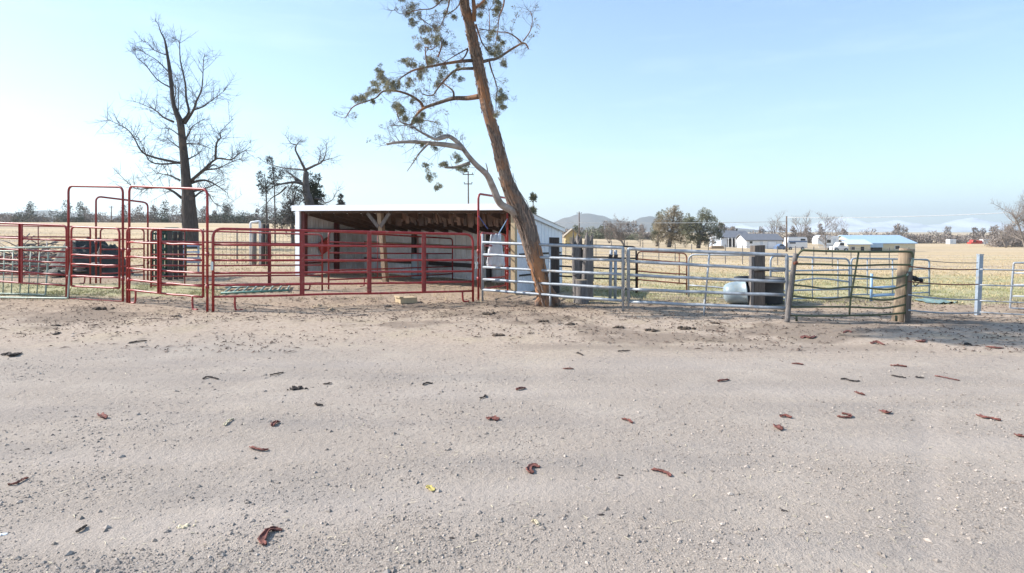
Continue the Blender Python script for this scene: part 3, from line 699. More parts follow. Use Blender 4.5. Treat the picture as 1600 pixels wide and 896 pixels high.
# tan block, stumps
a = GP(633, 474); 
bx = thing('wood_block', 'square tan timber block lying in front of the long red panel', 'block', a)
MB().box((a.x, a.y+.15, a.z+.065), (.42, .40, .13), .5).build('block', M['wood_new'], bx); 
MB().box((a.x-.16, a.y+.02, a.z+.15), (.10, .40, .035), .5+.02).build('cleat', M['wood_new'], bx)
a = GP(911, 470); a.y += .15
sk = thing('tall_stump', 'tall split grey stump with jagged top beside the leaning juniper', 'stump', a)
def slab(label_, x0, x1, xt0, xt1, top, base, dy, m, seed):
    bb = MB(); n = 12; m_ = 16; Y = a.y + dy
    for i in range(m_+1):
        t = i/m_; xl = lerp(x0, xt0, t); xr = lerp(x1, xt1, t); py = lerp(base, top, t)
        cx = (xl+xr)/2; w = (xr-xl)/2/F*Y
        for k in range(n):
            th = 2*math.pi*k/n
            rg = 1 + .16*noise.noise(Vector((math.cos(th)*2.2+seed, math.sin(th)*2.2, t*1.0))) + .10*math.sin(th*5+seed) * (.5+.5*t)
            zz = (1.6*noise.noise(Vector((math.cos(th)*2.6+seed, math.sin(th)*2.6, 3.3))))*.30*sstep(.8, 1, t)
            p = PX(cx, py, Y); bb.addv((p.x + math.cos(th)*w*rg, Y + math.sin(th)*w*.9*rg, p.z + zz))
    for i in range(m_):
        for k in range(n): bb.f.append((i*n+k, i*n+(k+1)%n, (i+1)*n+(k+1)%n, (i+1)*n+k))
    c = bb.addv(PX((xt0+xt1)/2, top+6, Y))
    for k in range(n): bb.f.append((m_*n+k, m_*n+(k+1)%n, c))
    bb.build(label_, m, sk)
slab('trunk_half', 894, 913, 896, 909, 377, 472, .05, M['wood_grey'], 1.3)
slab('trunk_half', 904, 928, 912, 926, 374, 472, -.05, M['wood_grey'], 5.1)
slab('splinter', 906, 916, 914, 919, 371, 440, .12, M['wood_grey'], 8.8)
slab('splinter', 894, 904, 893, 897, 374, 430, .0, M['wood_grey'], 2.2)
slab('splinter', 917, 928, 922, 927, 372, 440, -.08, M['wood_grey'], 3.9)
a = GP(908, 474)
s2 = thing('cut_stump', 'short sawn stump with a pale top in front of the tall grey stump', 'stump', a)
bb = MB(); bb.tube([a - Vector((0,0,.05)), a + Vector((0, 0, .1)), PX(907.5, 455, a.y), PX(907.5, 439, a.y), PX(907.5, 437.5, a.y)], [.20, .17, .155, .16, .15], 14, cap=False, rough=.15)
bb.build('bole', M['wood_grey'], s2)
bb = MB(); c = bb.addv(PX(907.5, 437.0, a.y)); 
for k in range(14): bb.addv(PX(907.5, 437.6, a.y) + Vector((math.cos(k*math.tau/14)*.155, math.sin(k*math.tau/14)*.155, 0)))
for k in range(14): bb.f.append((c, 1+k, 1+(k+1)%14))
bb.build('sawn_top', M['wood_new'], s2)
# dark heap, brush and tyre at the left
a = GP(98, 436); a.y = 22.5; a.z = tz(a.x, a.y)
hp = thing('tarp_heap', 'big dark tarp covered heap behind the front red gate', 'heap', a)
bb = MB(); n = 64; m_ = 26
for i in range(m_+1):
    for k in range(n):
        th = math.tau*k/n; r_ = 1 - i/m_
        x = math.cos(th)*r_*1.55; y = math.sin(th)*r_*.8
        hgt = 1.15*(1-r_**2.2)*(1 + .55*noise.noise(Vector((x*1.5, y*1.5, 4)))) + .30*noise.noise(Vector((x*4, y*4, 1)))*(1-r_**3) + .14*noise.noise(Vector((x*9, y*9, 7)))*(1-r_**3) + .45*math.exp(-((x+.5)/.35)**2)*(1-r_)*.4
        bb.addv((a.x+x, a.y+y, a.z + max(hgt, -.05)))
for i in range(m_):
    for k in range(n): bb.f.append((i*n+k, i*n+(k+1)%n, (i+1)*n+(k+1)%n, (i+1)*n+k))
bb.build('tarp', M['greyheap'], hp)
bb = MB()
for k in range(16): bb.blob((a.x + rng.uniform(-.9, 1.2), a.y - rng.uniform(.5, .95), a.z + rng.uniform(.05, .5)), rng.uniform(.07, .16), seed=k*2.2, sq=(1.5,1,.5), amp=.5, t=rng.random())
bb.build('scraps', M['greybrush'], hp)
a = at(34, 23); br = thing('brush_pile', 'pile of grey branches and sticks left of the dark tarp heap', 'brush pile', a)
bb = MB()
for k in range(210):
    x, y = rng.gauss(0, .95), rng.gauss(0, .5); z = max(.02, (1.15 - .55*abs(x))*rng.random())
    d = Vector((rng.uniform(-1, 1), rng.uniform(-.5, .5), rng.uniform(-.3, .45))).normalized()*rng.uniform(.3, .9)
    p = Vector((a.x+x, a.y+y, a.z+z)); bb.tube([p-d, p+Vector((0,0,.05)), p+d], [.022, .016, .006], 5, t=rng.random())
bb.build('sticks', M['greybrush'], br)
a = GP(166, 412); a = at(166, 24); ty = thing('old_tyre', 'old black tyre lying behind the narrow gate, right of the tarp heap', 'tyre', a)
Mx = Matrix.Rotation(R(25), 4, 'X')
MB().lathe(a + Vector((0,0,.42)), [(.26, -.12), (.40, -.14), (.47, -.09), (.48, 0), (.47, .09), (.40, .14), (.26, .12), (.24, 0), (.26, -.12)], 28, M=Mx).build('tread', M['rubber'], ty)
MB().lathe(a + Vector((0,0,.2)), [(0, 0), (.33, 0), (.36, .08), (.36, .14)], 20).build('rim', M['rust'], ty)
# teal tarp on the ground right
a = GP(1459, 473); tl = thing('teal_sheet', 'crumpled teal plastic sheet lying behind the wire fence', 'sheet', a)
bb = MB(); nx, ny = 14, 6
for j in range(ny+1):
    for i in range(nx+1):
        x = a.x + (i/nx-.5)*.75 + .05*n2(i, j, .7, 3); y = a.y + (j/ny-.5)*.9
        bb.addv((x, y, tz(x, y) + .015 + .11*abs(noise.noise(Vector((i*.55, j*.8, 2.2))))))
for j in range(ny):
    for i in range(nx): k = j*(nx+1)+i; bb.f.append((k, k+1, k+nx+2, k+nx+1))
bb.build('sheet', M['hose'], tl)

# ------------------------------------------------------------------ shed
FL, FR = GP(468.5, 432), GP(803, 460)
FL.z = tz0(FL.x, FL.y); FR.z = tz0(FR.x, FR.y)
zL, zR = ZP(326, FL.y), ZP(324, FR.y)
dx = (FR-FL); dx.z = 0; LEN = dx.length; dx.normalize(); bk = Vector((-dx.y, dx.x, 0))
DEP = 3.15
def S(a, d, z=0.0):   # along the front from FL, depth back, absolute z
    p = FL + dx*a + bk*d; return Vector((p.x, p.y, z))
def gz(a, d): p = S(a, d); return tz(p.x, p.y)
zrear = ZP(357.5, S(LEN, DEP).y)
dropR = zR - zrear
def topz(a, d): return lerp(zL, zR, a/LEN) - dropR*d/DEP
sh = thing('loafing_shed', 'open fronted white metal livestock shed with a single sloped roof', 'shed', (FL+FR)/2)
def ribwall(name, p, q, zt, inner=False, base=None):
    """vertical ribbed sheet from p to q (a,d) pairs; top from zt"""
    bb = MB(); L = math.hypot(q[0]-p[0], q[1]-p[1]); n = max(2, int(L/.23))
    nn = Vector(((q[1]-p[1])/L, -(q[0]-p[0])/L)); pts = []
    for k in range(n):
        for f, o in ((0, 0), (.16, 0), (.22, .02), (.34, .02), (.40, 0), (.7, 0), (.74, .006), (.80, .006), (.84, 0)): pts.append(((k+f)/n, o))
    pts.append((1, 0)); col = []
    for (t, o) in pts:
        a = lerp(p[0], q[0], t) + nn.x*o; d = lerp(p[1], q[1], t) + nn.y*o
        b0 = S(a, d, gz(a, d) + .02); t0 = S(a, d, topz(a, d) - .03)
        col.append((bb.addv(b0), bb.addv(t0)))
    for i in range(len(col)-1): bb.f.append((col[i][0], col[i+1][0], col[i+1][1], col[i][1]))
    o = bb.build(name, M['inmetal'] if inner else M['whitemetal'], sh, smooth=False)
    return o
ribwall('left_wall', (0, .0), (0, DEP), 0, True)
ribwall('back_wall', (0, DEP), (LEN, DEP), 0, True)
ribwall('right_wall', (LEN, DEP), (LEN, .1), 0)
# corrugated roof
bb = MB(); n = int(LEN/.23); ov = .22; col = []
for k in range(n):
    for f, o in ((0, 0), (.16, 0), (.22, .02), (.34, .02), (.40, 0)):
        a = -.12 + (LEN+.24)*(k+f)/n; col.append((a, o))
col.append((LEN+.12, 0)); idx = []
for (a, o) in col: idx.append((bb.addv(S(a, -ov, topz(a, -ov) + .02 + o)), bb.addv(S(a, DEP+.05, topz(a, DEP+.05) + .02 + o))))
for i in range(len(idx)-1): bb.f.append((idx[i][0], idx[i+1][0], idx[i+1][1], idx[i][1]))
bb.build('roof', M['whitemetal'], sh, smooth=False)
MB().hexa([S(-.13, -ov-.03, topz(0, -ov)-.13), S(LEN+.13, -ov-.03, topz(LEN, -ov)-.13), S(LEN+.13, -ov, topz(LEN, -ov)-.13), S(-.13, -ov, topz(0, -ov)-.13),
           S(-.13, -ov-.03, topz(0, -ov)+.055), S(LEN+.13, -ov-.03, topz(LEN, -ov)+.055), S(LEN+.13, -ov, topz(LEN, -ov)+.055), S(-.13, -ov, topz(0, -ov)+.055)]).build('fascia', M['whitemetal'], sh)
MB().hexa([S(LEN+.05, -.15, topz(LEN, -.15)-.10), S(LEN+.08, -.15, topz(LEN, -.15)-.10), S(LEN+.08, DEP+.05, topz(LEN, DEP+.05)-.10), S(LEN+.05, DEP+.05, topz(LEN, DEP+.05)-.10),
           S(LEN+.05, -.15, topz(LEN, -.15)+.015), S(LEN+.08, -.15, topz(LEN, -.15)+.015), S(LEN+.08, DEP+.05, topz(LEN, DEP+.05)+.015), S(LEN+.05, DEP+.05, topz(LEN, DEP+.05)+.015)]).build('rake_trim', M['whitemetal'], sh)
MB().bar(S(-.03, -.06, gz(0, 0)), S(-.03, -.06, topz(0, 0)-.10), .20, .05, bk).build('corner_trim', M['whitemetal'], sh)
MB().bar(S(LEN+.0, .0, gz(LEN, 0)-.02), S(LEN+.0, .0, topz(LEN, 0)-.12), .13, .13, bk).build('corner_post', M['wood_new'], sh)
MB().bar(S(LEN+.03, .12, gz(LEN, 0)), S(LEN+.03, .12, topz(LEN, 0)-.10), .05, .14, bk).build('corner_trim', M['whitemetal'], sh)
MB().bar(S(.16, .06, gz(0, 0)), S(.16, .06, topz(0, 0)-.12), .15, .15, bk).build('corner_post', M['redwood'], sh)
for a in (LEN*.3, LEN*.68): 
    MB().bar(S(a, DEP-.10, gz(a, DEP)), S(a, DEP-.10, topz(a, DEP)-.12), .14, .14, bk).build('rear_post', M['wood_dark'], sh)
MB().bar(S(.10, DEP*.52, gz(.1, DEP*.5)), S(.10, DEP*.52, topz(.1, DEP*.5)-.10), .14, .14, bk).build('side_post', M['redwood'], sh)
# header, rafters, purlins, girts
MB().hexa([S(0, .0, zL-.17), S(LEN, .0, zR-.17), S(LEN, .05, zR-.17), S(0, .05, zL-.17), S(0, .0, zL-.06), S(LEN, .0, zR-.06), S(LEN, .05, zR-.06), S(0, .05, zL-.06)]).build('header', M['ply'], sh)
k = .35
while k < LEN-.1:
    MB().bar(S(k, .08, topz(k, .08)-.14), S(k, DEP-.04, topz(k, DEP)-.14), .05, .18).build('rafter', M['ply'], sh); k += .61
for d in (.6, 1.2, 1.8, 2.4, 3.0):
    MB().bar(S(.05, d, topz(0, d)-.025), S(LEN-.05, d, topz(LEN, d)-.025), .14, .035).build('purlin', M['ply'], sh)
# hanging board row under the roof (old plank ends)
bb = MB(); k = LEN*.36
while k < LEN-.25:
    q_ = .55 + rng.uniform(-.02, .02); bb.bar(S(k, q_, topz(k, .6)-.05), S(k+rng.uniform(-.03, .03), q_+rng.uniform(0, .12), topz(k, .6)-.05-rng.uniform(.20, .42)), rng.uniform(.07, .14), .025, bk, t=rng.random()); k += rng.uniform(.07, .12)
bb.build('hanging_boards', M['ply_tint'], sh)
for hz_, mm in ((.45, 'redwood'), (1.05, 'wood_dark'), (1.62, 'wood_dark')):
    MB().bar(S(.06, .2, gz(0, 0)+hz_), S(.06, DEP-.05, gz(0, DEP)+hz_), .05, .14, bk).build('girt', M[mm], sh)
for hz_, mm in ((.5, 'wood_dark'), (1.12, 'wood')):
    MB().bar(S(.1, DEP-.05, gz(0, DEP)+hz_), S(LEN-.05, DEP-.05, gz(LEN, DEP)+hz_), .05, .14).build('girt', M[mm], sh)
for hz_ in (.5, 1.1): MB().bar(S(LEN-.05, .2, gz(LEN, 0)+hz_), S(LEN-.05, DEP-.1, gz(LEN, DEP)+hz_), .05, .14, bk).build('girt', M['wood_dark'], sh)
# middle post with Y braces
base = GP(603, 441); ka = (base-FL).dot(dx); kd = (base-FL).dot(bk)
tpx = S(ka+.15, .1, topz(ka, .1)-.13)
MB().bar(Vector((base.x, base.y, base.z-.08)), tpx, .155, .155, bk).build('middle_post', M['wood'], sh)
jt = Vector((base.x, base.y, base.z)).lerp(tpx, .80)
for s in (-1, 1):
    MB().bar(jt - bk*.09 + dx*s*.05, S(ka+.15+s*.46, .02, topz(ka, .05)-.15), .12, .045, bk).build('brace', M['wood_grey'], sh)
# things in the shed
q = S(.12, .9, gz(.1, 1)+1.0)
rf_ = thing('wall_feeder', 'tilted red plastic feeder fixed to the left inside wall of the shed', 'feeder', q)
MB().box(q + dx*.10, (.10, .42, .42), math.atan2(dx.y, dx.x), .5).build('tray', M['vred'], rf_)
MB().box(q + dx*.15 + Vector((0,0,.24)), (.05, .46, .05), math.atan2(dx.y, dx.x), .5).build('lip', M['rust'], rf_)
q = GP(565, 424); q = S((GP(565, 440)-FL).dot(dx)+.5, 2.3); q.z = tz(q.x, q.y)
dr = thing('barrel', 'pale grey barrel standing at the rear wall inside the shed', 'barrel', q)
MB().lathe(q, [(0, 0), (.27, 0), (.29, .03), (.29, .28), (.305, .30), (.29, .32), (.29, .56), (.305, .58), (.29, .60), (.28, .84), (.29, .87), (.26, .86), (0, .85)], 22).build('drum', M['tank_white'], dr)
bb = MB().lathe(q + Vector((.08, -.1, .86)), [(0, .0), (.035, 0), (.035, .02), (0, .02)], 10); bb.build('bung', M['rubber'], dr)
# ------------------------------------------------------------------ trees
def rdir(): 
    while True:
        v = Vector((rng.uniform(-1,1), rng.uniform(-1,1), rng.uniform(-1,1)))
        if .05 < v.length < 1: return v.normalized()
def pathat(pts, t):
    f = t*(len(pts)-1); i = min(int(f), len(pts)-2); return pts[i].lerp(pts[i+1], f-i), (pts[i+1]-pts[i]).normalized()
def twigs(bb, pts, r, n, l0, l1, lev, up=.15, t0=.25, ends=None, wig=.25, sides=4):
    for _ in range(n):
        t = rng.uniform(t0, 1); p, T = pathat(pts, t)
        d = rdir(); d = (d - T*d.dot(T)); d = (d.normalized()*rng.uniform(.6, 1.0) + T*rng.uniform(.2, .9) + Vector((0,0,up))).normalized()
        l = rng.uniform(l0, l1)*(1.15-.5*t); q = [p]; 
        for k in range(3):
            d = (d + rdir()*wig + Vector((0,0,up*.35))).normalized(); q.append(q[-1] + d*l/3)
        bb.tube(q, [r, r*.75, r*.55, r*.3], sides, cap=False)
        if ends is not None: ends.append(q[-1])
        if lev > 1: twigs(bb, q, r*.6, max(2, int(n*.45)) if n < 9 else 4, l0*.5, l1*.5, lev-1, up, .2, ends, wig, 3)
def limb(bb, L, Y0, dY, w0, w1, k=4, sides=8, rough=.12):
    m = len(L); pts = [PX(p[0], p[1], Y0 + dY*(i/(m-1))) for i, p in enumerate(L)]
    sp = smooth_path(pts, k); n = len(sp)
    rad = [(w0+(w1-w0)*(i/(n-1))**.8)/2/F*sp[i].y for i in range(n)]
    bb.tube(sp, rad, sides, rough=rough); return sp, rad
def blades(bb, c, r, n, ln, wd, sq=(1,1,1), tint=.5, tv=.18, radial=.8):
    c = Vector(c)
    for _ in range(n):
        d = rdir(); rr = rng.random()**.45
        p = c + Vector((d.x*sq[0], d.y*sq[1], d.z*sq[2]))*r*rr
        a = (d*radial + rdir()*.6 + Vector((0,0,.25))).normalized(); s = a.cross(rdir()).normalized()
        l = ln*rng.uniform(.6, 1.25); w_ = wd*rng.uniform(.7, 1.2); t = max(0, min(1, tint + rng.uniform(-tv, tv)))
        n0 = len(bb.v)
        bb.addv(p, t); bb.addv(p + a*l*.5 + s*w_*.5, t); bb.addv(p + a*l, t); bb.addv(p + a*l*.5 - s*w_*.5, t)
        bb.f.append((n0, n0+1, n0+2, n0+3))

# --- leaning juniper
jb = GP(855, 479); YT = jb.y
jt = thing('juniper_tree', 'big leaning juniper with shaggy orange brown trunk in front of the shed', 'tree', jb)
TR = [(853, 484, 34, 0), (853.5, 473, 28, 0), (848, 450, 26, 0), (842, 425, 26, 0), (834, 396, 27, -.02), (824, 357, 29, -.05), (812, 326, 30, -.08), (797, 296, 24, -.12), (785.5, 259, 21, -.2), (776, 222, 19.5, -.3), (765, 186, 18.5, -.4),
      (759, 160, 18, -.5), (752, 125, 17.5, -.6), (746, 95, 17.5, -.7), (739, 64, 16, -.85), (733, 35, 15, -1.0), (726, 8, 14, -1.15), (722, -30, 13, -1.5), (716, -80, 11, -2.1), (712, -140, 9, -2.8), (706, -210, 6, -3.4), (704, -270, 3, -3.8)]
tp_ = [PX(a, b, YT+d) for a, b, w_, d in TR]; sp = smooth_path(tp_, 5)
rad = []
for i in range(len(sp)):
    f = i/5; k = min(int(f), len(TR)-2); w_ = lerp(TR[k][2], TR[k+1][2], f-k); rad.append(.9*w_/2/F*sp[i].y)
MB().tube(sp, rad, 22, rough=.26).build('trunk', M['bark'], jt)
# peeling strips of bark
bb = MB()
for k in range(330):
    f = rng.uniform(.02, .97); i0 = int(f*(len(sp)-8)); a = rng.uniform(0, math.tau); ln_ = rng.randint(2, 6)
    w_ = rng.uniform(.010, .028); t_ = rng.random(); base = len(bb.v); cols = 0
    for j in range(ln_+1):
        i = min(i0+j, len(sp)-2); T = (sp[i+1]-sp[i]).normalized(); u_ = T.orthogonal().normalized(); v_ = T.cross(u_)
        e = abs(2*j/ln_-1); off = rad[i]*(1.02 + .05*rng.random()) + (.03*rng.random() if j in (0, ln_) else .004)
        wj = w_*(1-.65*e)
        for s in (-1, 0, 1):
            aa = a + s*wj/rad[i]; bb.addv(sp[i] + (u_*math.cos(aa)+v_*math.sin(aa))*(off + (.008 if s == 0 else -.006)), t_)
        a += rng.gauss(0, .05)
    for j in range(ln_):
        for s in (0, 1): bb.f.append((base+j*3+s, base+j*3+s+1, base+j*3+s+4, base+j*3+s+3))
bb.build('peeling_bark', M['bark_peel'], jt)
# root flare
bb = MB()
for (dx_, dy_, r_) in ((-.28, -.12, .08), (.28, -.05, .09), (-.1, .3, .07), (.2, .25, .08), (-.24, .1, .06)):
    bb.tube(smooth_path([Vector((jb.x-.02, jb.y, .42)), Vector((jb.x + dx_*.55, jb.y + dy_*.5, .16)), Vector((jb.x+dx_, jb.y+dy_, -.03))], 4), [r_*1.3]*4+[r_*1.05]*3+[r_*.6]*2, 8, rough=.2)
bb.build('root', M['bark'], jt)
lb = MB(); ll = MB(); tw = MB(); ends = []
c3 = lambda x, y: (560+x*.3684, 160+y*.3684)
c2 = lambda x, y: (530+x*.2233, y*.2233)
# pale lower limb
LP, LR = limb(ll, [(806, 336), (799, 329), (781, 318), (770, 293), (761, 274), (744, 258), (731, 243), (718, 226), (700, 213), (682, 218)], YT-.1, -1.0, 14.5, 5.5, 4, 12, .25)
q, _ = limb(ll, [(722, 231), (700, 227), (670, 224), (645, 222), (620, 223), (604, 226)], YT-.9, -.5, 10, 3, 4, 8); twigs(tw, q, .007, 16, .25, .8, 2, .22, .2, ends)
q, _ = limb(ll, [(734, 255), (715, 261), (705, 262), (695, 262)], YT-.7, -.3, 7, 3, 3, 7); twigs(tw, q, .006, 4, .2, .5, 1, -.2, .3, ends)
limb(ll, [(763, 276), (761, 262), (759, 255)], YT-.5, -.1, 3, 1.2, 3, 5)
q, _ = limb(ll, [(700, 213), (682, 218), (660, 208), (640, 196), (622, 190)], YT-1.1, -.4, 6, 1.5, 4, 6); twigs(tw, q, .006, 12, .2, .7, 2, .2, .2, ends)
q, _ = limb(ll, [(670, 224), (655, 240), (645, 255), (636, 268)], YT-1.2, -.2, 4, 1.2, 4, 5); twigs(tw, q, .005, 6, .2, .5, 1, -.1, .2, ends)
twigs(tw, LP, .007, 10, .25, .7, 2, .1, .5, ends)
BR = [([(980,675),(900,688),(800,690),(700,720),(590,760),(530,820),(500,880)], -.35, .9, 9, 3),
 ([(590,760),(575,725),(560,710),(500,670),(410,640),(310,640),(250,690),(110,740),(60,800),(45,825)], .3, -.6, 5.5, 1.2),
 ([(800,690),(797,640),(750,600),(720,580)], -.2, .4, 4, 1.5),
 ([(935,425),(850,430),(720,450),(620,470),(530,490),(470,520),(420,555)], -.6, -1.2, 6, 2),
 ([(900,350),(880,395),(850,425)], -.7, -.2, 3, 2), ([(900,340),(820,385),(730,440)], -.7, -.3, 2.5, 1.2),
 ([(940,480),(820,490),(740,560),(690,620),(650,670),(580,660)], -.55, .6, 5, 1.5),
 ([(690,400),(715,330),(712,270)], -.9, -.2, 3, 1.5), ([(620,465),(605,390),(605,330),(640,350),(690,320)], -1.2, -.2, 2.5, 1.2),
 ([(775,-30),(765,40),(745,100),(720,160),(700,200)], -1.6, .4, 3, 1.2), ([(760,100),(820,60),(845,20)], -1.3, -.2, 2.5, 1), ([(720,0),(650,60),(560,70),(440,100),(390,70)], -1.3, -.4, 2.5, .8), ([(560,120),(610,160),(650,185)], -1.4, .1, 2, 1),
 ([(1000,435),(1060,420),(1110,408),(1200,350),(1280,305),(1310,315),(1325,345)], -.65, .8, 6, 1.8),
 ([(1280,305),(1240,265),(1180,230),(1120,225),(1050,215),(980,200)], .0, -.5, 2.5, 1), ([(1290,285),(1330,230),(1350,170),(1345,100),(1320,70)], .1, .3, 2, .8),
 ([(955,170),(975,230),(1000,300),(1040,360)], -.9, .3, 3.5, 1.5), ([(1050,430),(1065,490),(1085,545),(1105,620),(1100,690),(1095,790)], -.4, .3, 3, 1),
 ([(1155,-30),(1150,40),(1120,120),(1110,220),(1090,330)], -1.2, .5, 3, 1), ([(940,150),(945,80),(938,0),(935,-60)], -1.05, -.3, 8, 5), ([(950,60),(1000,20),(1040,-30)], -1.1, .3, 5, 3), ([(1050,210),(1052,120),(1045,60)], -.7, .1, 1.5, .8),
 ([(500,880),(560,850),(640,850),(720,880)], .3, .2, 2, .8), ([(500,870),(450,880),(350,880)], .3, .2, 2, .8), ([(400,760),(420,840),(470,880),(520,900)], .2, .3, 2, .8)]
for L_, d0, d1, w0, w1 in BR:
    q, _ = limb(lb, [c2(*p) for p in L_], YT+d0, d1, w0, w1, 4, 7)
    twigs(tw, q, .0048, max(4, len(L_)*3), .15, .6, 2, .05, .25, ends, .35)
# upper crown above the frame: reaches out over the yard
for k in range(13):
    s0, T = pathat(sp[80:], rng.uniform(.15, .95)); a = rng.uniform(0, math.tau)
    e = s0 + Vector((math.cos(a)*rng.uniform(.9, 1.9) - .7, math.sin(a)*rng.uniform(.6, 1.4)-.45, rng.uniform(.4, 1.1)))
    if e.z < H + .40*e.y: e.z = H + .42*e.y
    q = smooth_path([s0, s0.lerp(e, .5) + Vector((0, 0, .12)), e], 4); lb.tube(q, [.05-.004*i for i in range(len(q))], 6)
    twigs(tw, q, .008, 8, .3, .8, 2, .2, .3)
lb.build('branches', M['bark'], jt); ll.build('lower_limb', M['bark_limb'], jt); tw.build('twigs', M['bark_twig'], jt)
fo = MB()
CL2 = [(500,70,40),(520,45,30),(480,100,28),(500,150,26),(525,170,22),(545,105,30),(600,205,32),(640,205,40),(670,200,34),(575,215,28),(705,270,42),(690,290,34),(735,300,30),(680,255,26),(610,275,30),(620,300,24),(545,328,27),(640,420,34),(670,425,34),(625,440,26),
 (470,440,26),(500,450,30),(520,465,22),(455,435,18),(575,480,34),(560,520,34),(590,500,26),(570,550,26),(500,565,26),(480,600,22),(270,490,36),(285,510,32),(300,540,32),(330,570,46),(350,590,44),(310,585,40),(370,610,40),(400,600,36),(415,580,28),(345,625,36),(250,590,30),(265,620,30),(240,645,32),(235,720,18),(130,700,32),(155,695,30),(180,690,26),(115,705,24),(200,665,20),
 (695,580,34),(680,600,26),(845,560,22),(725,515,22),(735,475,14),(800,525,18),(830,470,16),(400,750,26),(430,785,26),(440,770,20),(465,830,22),(540,845,34),(560,835,30),(585,800,18),(515,710,18),
 (1165,680,34),(1150,665,26),(1125,690,30),(1120,715,26),(1140,745,28),(1160,750,20),(1105,800,26),(1130,640,18),(1090,85,30),(1110,75,26),(1100,60,22),(1110,20,26),(1120,35,20),(1000,65,22),(985,110,24),(980,50,16),(1075,230,28),(1045,265,24),(1110,270,20),(1110,340,34),(1090,370,26),(1120,370,26),(1050,350,26),(1070,380,26),(1140,305,22),(1145,440,24),(1155,455,16),(440,5,18),(690,5,26),(730,5,24),(670,0,20),(800,120,16),(740,95,20),(1025,20,16)]
for (x, y, r_) in CL2:
    px, py = c2(x, y); Y = YT - .4 + rng.uniform(-1.0, .5); r0 = r_*.2233/F*Y
    for _q in range(6):
        dd = rdir()*r0*rng.uniform(.2, 1.25); blades(fo, PX(px, py, Y) + dd, r0*rng.uniform(.25, .5), int(26 + 36*min(1.5, r_/34)), .056, .0095, (rng.uniform(.7, 1.5), 1, rng.uniform(.6, 1.2)), tint=rng.uniform(.15, .95), tv=.25, radial=.6)
for (x, y, r_) in ((305,305,24),(295,320,16),(340,360,14),(330,365,10),(415,240,22),(425,250,14),(365,260,16),(355,262,12),(440,282,18),(425,285,12),(285,270,14),(270,185,12),(320,195,12),(170,30,20),(180,45,16),(200,70,14),(155,15,14),(255,80,16),(240,75,12),(345,130,12),(455,290,8)):
    px, py = c3(x, y); Y = YT - 1.0 + rng.uniform(-.5, .4); r0 = r_*.3684/F*Y
    for _q in range(4):
        blades(fo, PX(px, py, Y) + rdir()*r0*rng.uniform(.2, 1.1), r0*rng.uniform(.3, .55), int(40+50*r_/20), .052, .0095, tint=rng.uniform(.2, .9), tv=.25)
for e in ends:
    if rng.random() < .10: blades(fo, e, rng.uniform(.03, .06), 24, .05, .014, tint=rng.uniform(.2, .8))
for k in range(230):
    d = rdir(); c = Vector((-2.1 + d.x*2.3*rng.random()**.4, 12.3 + d.y*1.4*rng.random()**.4, 7.9 + d.z*1.9*rng.random()**.4))
    if (c.z - H)/c.y*F > HZ + 34: blades(fo, c, rng.uniform(.16, .34), 120, .10, .03, tint=rng.uniform(.2, .8))
fo.build('foliage', M['juniper'], jt, smooth=False)

# --- bare dead tree
YD = 40.0; db = at(296, YD)
dt = thing('dead_tree', 'tall leafless dead tree with a thick dark trunk behind the red gates', 'tree', db)
c1 = lambda x, y: (150+x*.4016, y*.4016)
TRD = [(298, 396, 31), (297, 375, 26), (296, 352, 23.5), (294, 310, 19), (291.5, 289, 16), (287.5, 245, 11.8), (282.5, 197, 9.8), (277, 180, 8), (270.5, 160, 6), (266, 116, 5.5), (260.5, 80, 4), (257, 62, 2.6), (251, 50, 1.6), (248, 40, 1.0), (242, 31, .5)]
tpd = smooth_path([PX(a, b, YD) for a, b, c in TRD], 4); rad = []
for i in range(len(tpd)):
    f = i/4; k = min(int(f), len(TRD)-2); rad.append(lerp(TRD[k][2], TRD[k+1][2], f-k)/2/F*YD)
MB().tube(tpd, rad, 16, rough=.2).build('trunk', M['bark_dead'], dt)
lb = MB(); tw = MB()
LD = [([(328,635),(280,622),(230,612),(180,590),(140,530),(110,500),(70,478),(45,462)], 5.5, 1), ([(302,475),(260,455),(240,440),(215,420),(150,395)], 4.5, 1), ([(287,340),(230,305),(190,260),(165,220),(150,200)], 3, .8), ([(275,215),(230,195),(195,170),(175,160)], 2.4, .7),
 ([(281,280),(230,235),(190,205),(165,185)], 2.2, .7), ([(332,475),(358,440),(352,380),(348,330),(335,240),(322,170),(312,150)], 6.5, 1), ([(345,482),(372,430),(390,380),(410,340),(415,240),(418,215)], 6, 1), ([(375,430),(410,415),(440,400),(480,370),(510,342)], 4, .8),
 ([(372,702),(420,660),(465,622),(520,620),(560,605),(597,568)], 8, 1), ([(465,622),(470,560),(482,530),(490,510),(535,462)], 5, .9), ([(333,772),(300,750),(270,735),(200,740),(160,735),(130,715),(65,648)], 6, 1), ([(372,712),(430,705),(470,720),(515,752)], 6, 1.2),
 ([(342,552),(365,520),(375,490),(430,460)], 4.5, 1), ([(345,560),(400,565),(445,578)], 4, .8), ([(330,532),(290,505),(250,500)], 3, .8), ([(327,578),(290,550),(262,533)], 3, .8), ([(327,702),(280,685),(232,682)], 4, .9), ([(355,622),(395,600),(420,572)], 4, .9),
 ([(328,634),(250,634),(200,628),(172,560),(160,535)], 4, .9), ([(385,765),(410,748),(430,740),(470,790),(515,805)], 4, .9), ([(420,660),(470,655),(540,625),(580,622)], 4, .8), ([(300,400),(310,350),(290,300),(262,270)], 3, .8), ([(318,450),(322,380),(318,300)], 3, .7), ([(390,690),(440,650),(470,650),(500,690)], 4, .8), ([(380,745),(440,730),(500,700)], 4, .8)]
